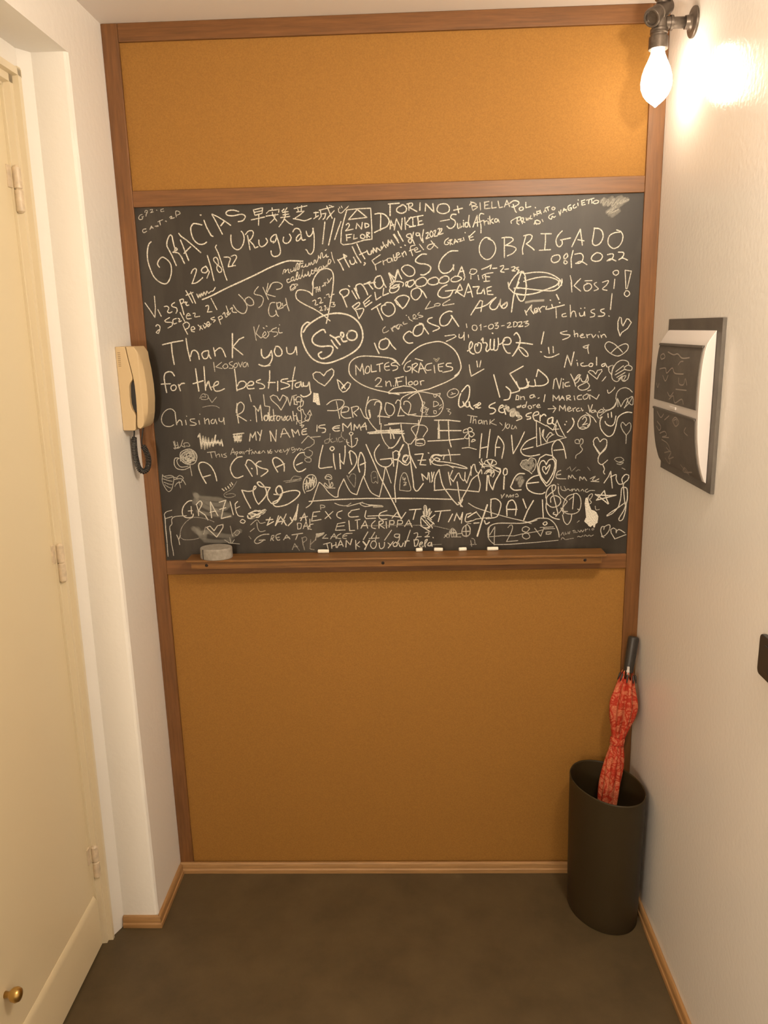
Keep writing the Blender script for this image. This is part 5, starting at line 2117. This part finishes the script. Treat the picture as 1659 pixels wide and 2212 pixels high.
chalks = [  # x of the two ends, turn, label
    (0.449, 0.4785, -0.02, 'piece of white chalk farthest left on the chalk ledge, nearest the eraser'),
    (0.708, 0.7255, 0.10, 'shortest stub of white chalk, second from the left on the ledge'),
    (0.756, 0.779, -0.10, 'piece of white chalk third from the left, just right of the shortest stub'),
    (0.8205, 0.841, 0.16, 'white chalk piece with its right end turned back, second from the right end'),
    (0.895, 0.924, 0.04, 'long white chalk piece farthest right on the chalk ledge')]
for x0, x1, a, lab in chalks:
    L_ = x1-x0; c = Vector(((x0+x1)/2, -0.0085, ZL+0.0052)); d = Vector((math.cos(a), math.sin(a), 0))
    bm = bmesh.new(); lathe(bm, c - d*L_/2, d, [(0, 0.0034), (0.0012, 0.0049), (L_*0.5, 0.0051), (L_-0.0008, 0.0047), (L_, 0.0036)], 20)
    tag(obj('chalk_stick', bm, chalk_stick, bevel=0.0003, loc=tuple(c)), lab, 'chalk', 'chalk pieces on the ledge')

# ------------------------------------------------------------------ intercom phone on the left pier
def phone():
    t = thing('intercom_phone', 'old ivory wall intercom phone with dark coiled cord on the left pier', 'phone', (0.0, -0.072, 1.323))
    yn, yf = -0.1125, -0.032
    base = [(0.0003, 1.523), (0.0242, 1.5225), (0.0285, 1.492), (0.0335, 1.462), (0.0352, 1.449), (0.0345, 1.4445), (0.0285, 1.437), (0.0258, 1.430), (0.0238, 1.405), (0.0240, 1.387), (0.0265, 1.374), (0.0325, 1.364), (0.0345, 1.359), (0.0312, 1.325), (0.028, 1.3225), (0.0003, 1.3235)]
    bm = bmesh.new(); prism(bm, base, lambda p, q: (p[0], q, p[1]), yn, yf); obj('wall_base', bm, phone_m, t, bevel=0.0016)
    bm = bmesh.new()
    for i in range(8): box(bm, 0.005, 0.0115, yn-0.0004, yn+0.001, 1.508-i*0.0044, 1.5095-i*0.0044)
    obj('vent_slots', bm, mat('vent_shadow', (0.22, 0.15, 0.08), 0.8), t)
    inner = [(0.0258, 1.5225), (0.0300, 1.492), (0.0350, 1.462), (0.0372, 1.4445), (0.0385, 1.43), (0.0388, 1.405), (0.0384, 1.38), (0.0372, 1.359), (0.0352, 1.335), (0.0362, 1.329)]
    outer = [(0.0425, 1.326), (0.0500, 1.333), (0.0562, 1.346), (0.0608, 1.365), (0.0640, 1.395), (0.0640, 1.43), (0.0615, 1.465), (0.0580, 1.49), (0.0535, 1.508), (0.0480, 1.5165), (0.0440, 1.5225)]
    prof = inner + outer; bm = bmesh.new(); cx = sum(p[0] for p in prof)/len(prof); cz = sum(p[1] for p in prof)/len(prof)
    def ring(y, k, cut): return [bm.verts.new((cx + (min(p[0], 0.064-cut)-cx)*k, y, cz + (p[1]-cz)*k)) for p in prof]
    R_ = [ring(yn+0.0012, 0.985, 0.012), ring(yn+0.0030, 1.0, 0.010), ring(yn+0.013, 1.0, 0.0), ring(yf-0.013, 1.0, 0.0), ring(yf-0.003, 1.0, 0.010), ring(yf-0.0012, 0.985, 0.012)]
    for A, Bq in zip(R_, R_[1:]):
        for i in range(len(prof)): bm.faces.new((A[i], A[(i+1) % len(prof)], Bq[(i+1) % len(prof)], Bq[i]))
    bm.faces.new(R_[0]); bm.faces.new(R_[-1])
    obj('handset', bm, phone_m, t, bevel=0.0009)
    # dark block that paints in the shade of the hollow behind the handset grip
    obj('cradle_shade', B(0.0232, 0.0372, yn+0.012, yf-0.012, 1.366, 1.440), dark_plastic, t, bevel=0.001)
    # coiled cord
    path = smooth_pts([(0.013, -0.072, 1.321), (0.0135, -0.075, 1.311), (0.0115, -0.074, 1.303)], 5)
    bm = bmesh.new(); tube(bm, path, 0.0019, 8)
    a = smooth_pts([(0.0115, -0.074, 1.303), (0.010, -0.073, 1.285), (0.0100, -0.0725, 1.258), (0.0125, -0.072, 1.236), (0.0165, -0.0715, 1.222), (0.0250, -0.071, 1.2145), (0.0345, -0.0705, 1.219), (0.0400, -0.070, 1.232), (0.0410, -0.070, 1.248), (0.0370, -0.070, 1.266), (0.0300, -0.0705, 1.281)], 8)
    A = [Vector(p) for p in a]; seg = [0]
    for i in range(1, len(A)): seg.append(seg[-1] + (A[i]-A[i-1]).length)
    turns = 44; N_ = turns*12; hel = []
    for i in range(N_+1):
        s = seg[-1]*i/N_
        k = max(j for j in range(len(seg)) if seg[j] <= s+1e-9); k = min(k, len(A)-2)
        f = (s-seg[k])/(seg[k+1]-seg[k]); p = A[k].lerp(A[k+1], f); tn = (A[min(k+2, len(A)-1)]-A[max(k-1, 0)]).normalized()
        u = tn.cross(Vector((0, 1, 0))).normalized(); v = tn.cross(u); th = 2*math.pi*turns*i/N_; rr = 0.0057*min(1, i/14+0.25, (N_-i)/14+0.25)
        hel.append(p + (u*math.cos(th) + v*math.sin(th))*rr)
    tube(bm, hel, 0.0017, 6)
    tube(bm, smooth_pts([tuple(hel[-1]), (0.0285, -0.0715, 1.289), (0.0310, -0.0715, 1.302), (0.0345, -0.072, 1.318), (0.0385, -0.072, 1.331)], 5), 0.0019, 8)
    c = obj('coiled_cord', bm, dark_plastic, t, smooth=True); c['label'] = 'dark coiled cord'
phone()

# ------------------------------------------------------------------ fuse panel on the right wall
def fuse_panel():
    t = thing('fuse_panel', 'white fuse panel with two curved blackboard doors on dark plate, right wall', 'fuse panel', (1.3, -0.29, 1.213))
    obj('back_plate', B(1.292, 1.2998, -0.447, -0.134, 1.213, 1.5555), slate, t, bevel=0.0008)
    pf = [(1.2915, 1.532), (1.2862, 1.5255), (1.2795, 1.515), (1.2743, 1.5065), (1.2705, 1.490), (1.2678, 1.468), (1.2660, 1.440), (1.2654, 1.411), (1.2655, 1.3735), (1.2664, 1.345), (1.2682, 1.318), (1.2712, 1.293), (1.2752, 1.270), (1.2810, 1.249), (1.2868, 1.2335), (1.2915, 1.230)]
    yn, yf = -0.424, -0.142
    bm = bmesh.new(); prism(bm, pf, lambda p, q: (p[0], q, p[1]), yn, yf); c = obj('cover', bm, white_plastic, t, bevel=0.0015); c['label'] = 'white plastic cover'
    def xat(z):
        for (xa, za), (xb, zb) in zip(pf, pf[1:]):
            if zb <= z <= za: return xa + (xb-xa)*(za-z)/(za-zb)
        return 1.29
    def leaf(z0, z1, ya, yb, out):
        n = 18; bm = bmesh.new(); rows = []
        for i in range(n+1):
            z = z0 + (z1-z0)*i/n; x = xat(z)
            rows.append([bm.verts.new((x+0.001, ya, z)), bm.verts.new((x-out, ya, z)), bm.verts.new((x-out, yb, z)), bm.verts.new((x+0.001, yb, z))])
        for A, Bq in zip(rows, rows[1:]):
            for i in range(4): bm.faces.new((A[i], A[(i+1) % 4], Bq[(i+1) % 4], Bq[i]))
        bm.faces.new(rows[0]); bm.faces.new(rows[-1]); return bm
    ph = mat('faded_chalk', (0.34, 0.30, 0.26), 0.9, 0.1); rnd = random.Random(11)
    for z0, z1, nm, marks in ((1.3770, 1.5030, 'upper', U_MARKS), (1.2315, 1.3600, 'lower', L_MARKS)):
        d = obj('door', leaf(z0, z1, yn+0.010, yf-0.006, 0.0022), slate, t, bevel=0.0008); d['label'] = nm + ' curved blackboard door with faint chalk marks'
        obj('door_lip', leaf(z1-0.0045, z1, yn+0.010, yf-0.006, 0.0042), slate, d)
        bm = bmesh.new()
        for st in marks:      # (y fraction from far edge, z fraction from bottom)
            pts = smooth_pts([((yf-0.008) + (yn-yf+0.02)*a, z0 + (z1-z0)*b_, 0) for a, b_ in st], 5)
            prev = None
            for i, p in enumerate(pts):
                q = pts[min(i+1, len(pts)-1)]; o_ = pts[max(i-1, 0)]; dy, dz = q[0]-o_[0], q[1]-o_[1]; l = math.hypot(dy, dz) or 1
                ny, nz = -dz/l*0.0013, dy/l*0.0013
                cur = [bm.verts.new((xat(p[1]+s*nz)-0.0026, p[0]+s*ny, p[1]+s*nz)) for s in (-1, 1)]
                if prev: bm.faces.new((prev[0], prev[1], cur[1], cur[0]))
                prev = cur
        obj('chalk_marks', bm, ph, d)
    bm = bmesh.new(); box(bm, xat(1.3685)-0.0035, xat(1.3685)+0.002, -0.300, -0.262, 1.3655, 1.3715)
    obj('latch', bm, white_plastic, t, bevel=0.0008)
U_MARKS = [[(.25,.86),(.4,.82),(.5,.84),(.62,.78),(.78,.80)], [(.12,.72),(.08,.78),(.15,.82),(.2,.76),(.12,.72)], [(.55,.66),(.6,.72),(.66,.73)], [(.1,.55),(.25,.58),(.3,.5),(.42,.6),(.5,.52),(.7,.53)], [(.2,.45),(.28,.36),(.34,.47)], [(.6,.46),(.62,.36),(.72,.36),(.75,.46),(.8,.36)], [(.55,.26),(.8,.28)], [(.35,.18),(.42,.12),(.5,.2)], [(.4,.06),(.5,.14),(.55,.03),(.7,.12),(.75,.04)], [(.05,.3),(.09,.22),(.12,.3)]]
L_MARKS = [[(.1,.93),(.2,.84),(.28,.92)], [(.3,.82),(.42,.92)], [(.5,.86),(.58,.93),(.66,.86),(.58,.78),(.5,.86)], [(.53,.86),(.6,.9),(.62,.83)], [(.1,.75),(.2,.68),(.15,.6),(.08,.66)], [(.16,.55),(.3,.62),(.34,.56),(.22,.5),(.4,.54)], [(.2,.45),(.35,.42),(.4,.3),(.3,.34)], [(.22,.22),(.42,.3),(.3,.14),(.46,.22)], [(.2,.12),(.28,.04),(.34,.14)], [(.6,.14),(.75,.02),(.7,.12),(.62,.02),(.85,.1)], [(.82,.82),(.78,.74),(.86,.7)]]
fuse_panel()

# ------------------------------------------------------------------ light switch at the right edge
def light_switch():
    t = thing('light_switch', 'dark light switch on the right wall, cut by the photo edge', 'switch', (1.3, -0.77, 0.953))
    def rr(y0, y1, z0, z1, r, x0, x1):
        pts = []
        for cy, cz, a0 in ((y1-r, z1-r, 0), (y0+r, z1-r, 90), (y0+r, z0+r, 180), (y1-r, z0+r, 270)):
            for k in range(6): a = math.radians(a0+18*k); pts.append((cy+r*math.cos(a), cz+r*math.sin(a)))
        bm = bmesh.new(); prism(bm, pts, lambda p, q: (q, p[0], p[1]), x0, x1); return bm
    obj('switch_plate', rr(-0.826, -0.710, 0.953, 1.027, 0.010, 1.2915, 1.2998), dark_plastic, t, bevel=0.0012)
    for k in range(3): obj('rocker', rr(-0.800+k*0.0230, -0.7785+k*0.0230, 0.967, 1.013, 0.002, 1.2895, 1.2918), dark_plastic, t, bevel=0.0006)
light_switch()

# ------------------------------------------------------------------ pipe lamp
def pipe_lamp():
    t = thing('pipe_wall_lamp', 'bronze plumbing pipe wall lamp with glowing bare bulb, upper right', 'wall lamp', (1.3, -0.16, 2.1525))
    fy, fz = -0.161, 2.153; bx = 1.228
    bm = bmesh.new(); lathe(bm, (1.2999, fy, fz), (-1, 0, 0), [(0, 0.0295), (0.0045, 0.0295), (0.006, 0.028), (0.008, 0.017), (0.012, 0.0135), (0.02, 0.0128)], 40)
    f = obj('wall_flange', bm, dark_metal, t, smooth=False, bevel=0.0006)
    for k in range(4):
        a = math.pi/4 + k*math.pi/2
        bm = bmesh.new(); lathe(bm, (1.2954, fy+0.0235*math.cos(a), fz+0.0235*math.sin(a)), (-1, 0, 0), [(0, 0.0026), (0.0012, 0.0024), (0.0018, 0.0012), (0.0018, 0)], 12)
        obj('screw', bm, dark_metal, f)
    bm = bmesh.new(); lathe(bm, (1.286, fy, fz), (-1, 0, 0), [(0, 0.0110), (0.060, 0.0110)], 24); obj('arm_pipe', bm, dark_metal, t, smooth=True)
    # cross fitting: body, collar on the arm, branch towards the room with a beaded ring, neck going up
    bm = bmesh.new()
    lathe(bm, (bx, fy, fz-0.017), (0, 0, 1), [(0, 0.0175), (0.006, 0.0178), (0.007, 0.0155), (0.030, 0.0155), (0.034, 0.0172), (0.040, 0.0172), (0.042, 0.013)], 32)
    lathe(bm, (bx+0.012, fy, fz), (1, 0, 0), [(0, 0.0125), (0.009, 0.0125), (0.009, 0.0145), (0.015, 0.0145), (0.0155, 0.010)], 28)
    obj('tee_fitting', bm, dark_metal, t, bevel=0.0006)
    bd = Vector((-0.60, -0.50, -0.50)).normalized(); b0 = Vector((bx+0.010, fy+0.004, fz+0.030))
    bm = bmesh.new(); lathe(bm, b0, bd, [(-0.012, 0.010), (-0.010, 0.0165), (0.026, 0.0165), (0.028, 0.0150), (0.040, 0.0150), (0.042, 0.0178), (0.050, 0.0184), (0.053, 0.0172), (0.053, 0.0135), (0.045, 0.0130), (0.045, 0)], 32)
    obj('branch_pipe', bm, dark_metal, t, bevel=0.0006)
    bm = bmesh.new(); lathe(bm, (bx+0.001, fy, fz+0.022), (0.18, -0.1, 1), [(0, 0.0120), (0.018, 0.0120), (0.019, 0.0165), (0.030, 0.0170), (0.032, 0.0150), (0.044, 0.0125), (0.046, 0.0185), (0.052, 0.0190), (0.054, 0.015), (0.060, 0.006), (0.060, 0)], 32)
    obj('valve_cap', bm, dark_metal, t, bevel=0.0006)
    bm = bmesh.new(); lathe(bm, (bx, fy, fz-0.015), (0, 0, -1), [(0, 0.0175), (0.004, 0.0182), (0.006, 0.0165), (0.010, 0.0165), (0.011, 0.0195), (0.034, 0.0200), (0.0345, 0.0185), (0.028, 0.0180), (0.028, 0)], 36)
    obj('bulb_socket', bm, dark_metal, t, bevel=0.0005)
    zt = fz-0.046
    bm = bmesh.new(); lathe(bm, (bx, fy, zt), (0, 0, -1), [(-0.008, 0.0125), (0.004, 0.0130), (0.012, 0.0145), (0.024, 0.0195), (0.038, 0.0260), (0.052, 0.0302), (0.066, 0.0320), (0.078, 0.0305), (0.090, 0.0255), (0.099, 0.0185), (0.106, 0.0105), (0.110, 0.0050), (0.113, 0.0022), (0.114, 0)], 40, cap0=True)
    b = obj('light_bulb', bm, bulb_m, t, smooth=True); b['label'] = 'bright glowing bulb'
pipe_lamp()

# ------------------------------------------------------------------ umbrella stand and umbrella
BX, BY, BH, BA, BB, BT = 1.1975, -0.148, 0.383, 0.0862, 0.111, 0.427
def bin_pt(k, z, a):
    x, y = BA*k*math.cos(a), BB*k*math.sin(a)
    return (BX + x*math.cos(BT) - y*math.sin(BT), BY + x*math.sin(BT) + y*math.cos(BT), z)
def umbrella_stand():
    bm = bmesh.new(); n = 72; rows = []
    th = 0.0028/BA
    for k, z in ((0.945, 0.0), (0.957, 0.003), (0.963, 0.05), (0.982, 0.2), (1.0, 0.378), (1.0, 0.380), (1.0-th*0.4, BH), (1.0-th*0.9, 0.381), (1.0-th, 0.378), (0.982-th, 0.2), (0.960-th, 0.006), (0.93, 0.004)):
        rows.append([bm.verts.new(bin_pt(k, z*(1.0 - 0.15*(0.065*(bin_pt(k, z, 2*math.pi*i/n)[0]-BX))/1.0*1.0) if False else z - (0.055*(bin_pt(k, z, 2*math.pi*i/n)[0]-BX) if z > 0.3 else 0), 2*math.pi*i/n)) for i in range(n)])
    for A, Bq in zip(rows, rows[1:]):
        for i in range(n): bm.faces.new((A[i], A[(i+1) % n], Bq[(i+1) % n], Bq[i]))
    bm.faces.new(rows[0]); bm.faces.new(rows[-1])
    for f in bm.faces: f.smooth = True
    o = obj('umbrella_stand', bm, bin_m, loc=(BX, BY, 0))
    return tag(o, 'oval dark brown plastic bin holding a red umbrella in the right corner', 'bin')
umbrella_stand()
def umbrella():
    top = Vector((1.2835, -0.026, 0.7375)); bot = Vector((1.158, -0.186, 0.012)); ax = (bot-top).normalized()
    t = thing('umbrella', 'folded red umbrella with pink pattern and black handle, standing in the bin', 'umbrella', tuple(bot))
    d, u, v = frame_from(ax)
    bm = bmesh.new(); lathe(bm, top, ax, [(0, 0.0105), (0.002, 0.0132), (0.006, 0.0142), (0.05, 0.0140), (0.085, 0.0130), (0.096, 0.0122), (0.098, 0.006)], 28)
    obj('handle', bm, dark_plastic, t, bevel=0.001)
    bm = bmesh.new(); cb = top + ax*0.088 - Vector((0.4, 1, 0)).normalized()*0.0125
    lathe(bm, cb, Vector((-0.4, -1, 0)), [(0, 0.0045), (0.003, 0.0042), (0.004, 0)], 14); box(bm, cb.x-0.003, cb.x+0.003, cb.y-0.003, cb.y+0.002, cb.z-0.012, cb.z+0.012)
    b = obj('release_button', bm, white_plastic, t, bevel=0.0006); b['label'] = 'pale release button'
    bm = bmesh.new(); lathe(bm, top + ax*0.09, ax, [(0, 0.0042), (0.60, 0.0042), (0.635, 0.0032), (0.639, 0)], 14); obj('shaft', bm, dark_metal, t, smooth=True)
    # pleated canopy: radius along the axis, tied in the middle
    prof = [(0.108, 0.019), (0.125, 0.0235), (0.150, 0.0300), (0.180, 0.0365), (0.212, 0.0340), (0.245, 0.0245), (0.268, 0.0182), (0.283, 0.0160), (0.300, 0.0185), (0.330, 0.0240), (0.365, 0.0272), (0.410, 0.0275), (0.460, 0.0255), (0.520, 0.0222), (0.580, 0.0180), (0.640, 0.0130), (0.690, 0.0085), (0.705, 0.0050)]
    P = smooth_pts([(a, r, 0) for a, r in prof], 5); n = 128; bm = bmesh.new(); rows = []
    for s, r, _ in P:
        row = []
        for i in range(n):
            a = 2*math.pi*i/n; tw = a*8 + s*13
            w_ = abs(((tw/(2*math.pi)) % 1.0) - 0.5)*2                 # saw pleats wrapped around
            amp = 0.30 if s < 0.26 else 0.20
            k = 1.0 - amp*(1-w_)**1.5 + 0.07*math.sin(3*a + s*21) + 0.04*math.sin(5*a - s*33)
            ss = s + (0.016*math.cos(a*8 + 1.2) if s < 0.112 else 0)
            row.append(bm.verts.new(top + ax*ss + (u*math.cos(a) + v*math.sin(a))*r*k))
        rows.append(row)
    for A, Bq in zip(rows, rows[1:]):
        for i in range(n): bm.faces.new((A[i], A[(i+1) % n], Bq[(i+1) % n], Bq[i]))
    bm.faces.new(rows[-1])
    obj('canopy', bm, fabric, t, smooth=True)
    bm = bmesh.new(); lathe(bm, top + ax*0.274, ax, [(0, 0.0185), (0.002, 0.0192), (0.017, 0.0186), (0.019, 0.0178)], 40); obj('tie_strap', bm, fabric, t, smooth=True)
    # dark rib tips around the open end of the canopy
    for k in range(8):
        a = 2*math.pi*(k+0.35)/8; rad = u*math.cos(a) + v*math.sin(a)
        bm = bmesh.new(); p0 = top + ax*0.100 + rad*0.0185; lathe(bm, p0, ax + rad*0.25, [(0, 0.0012), (0.003, 0.0026), (0.012, 0.0022), (0.022, 0.0012)], 10)
        obj('rib_tip', bm, dark_plastic, t, smooth=True)
umbrella()
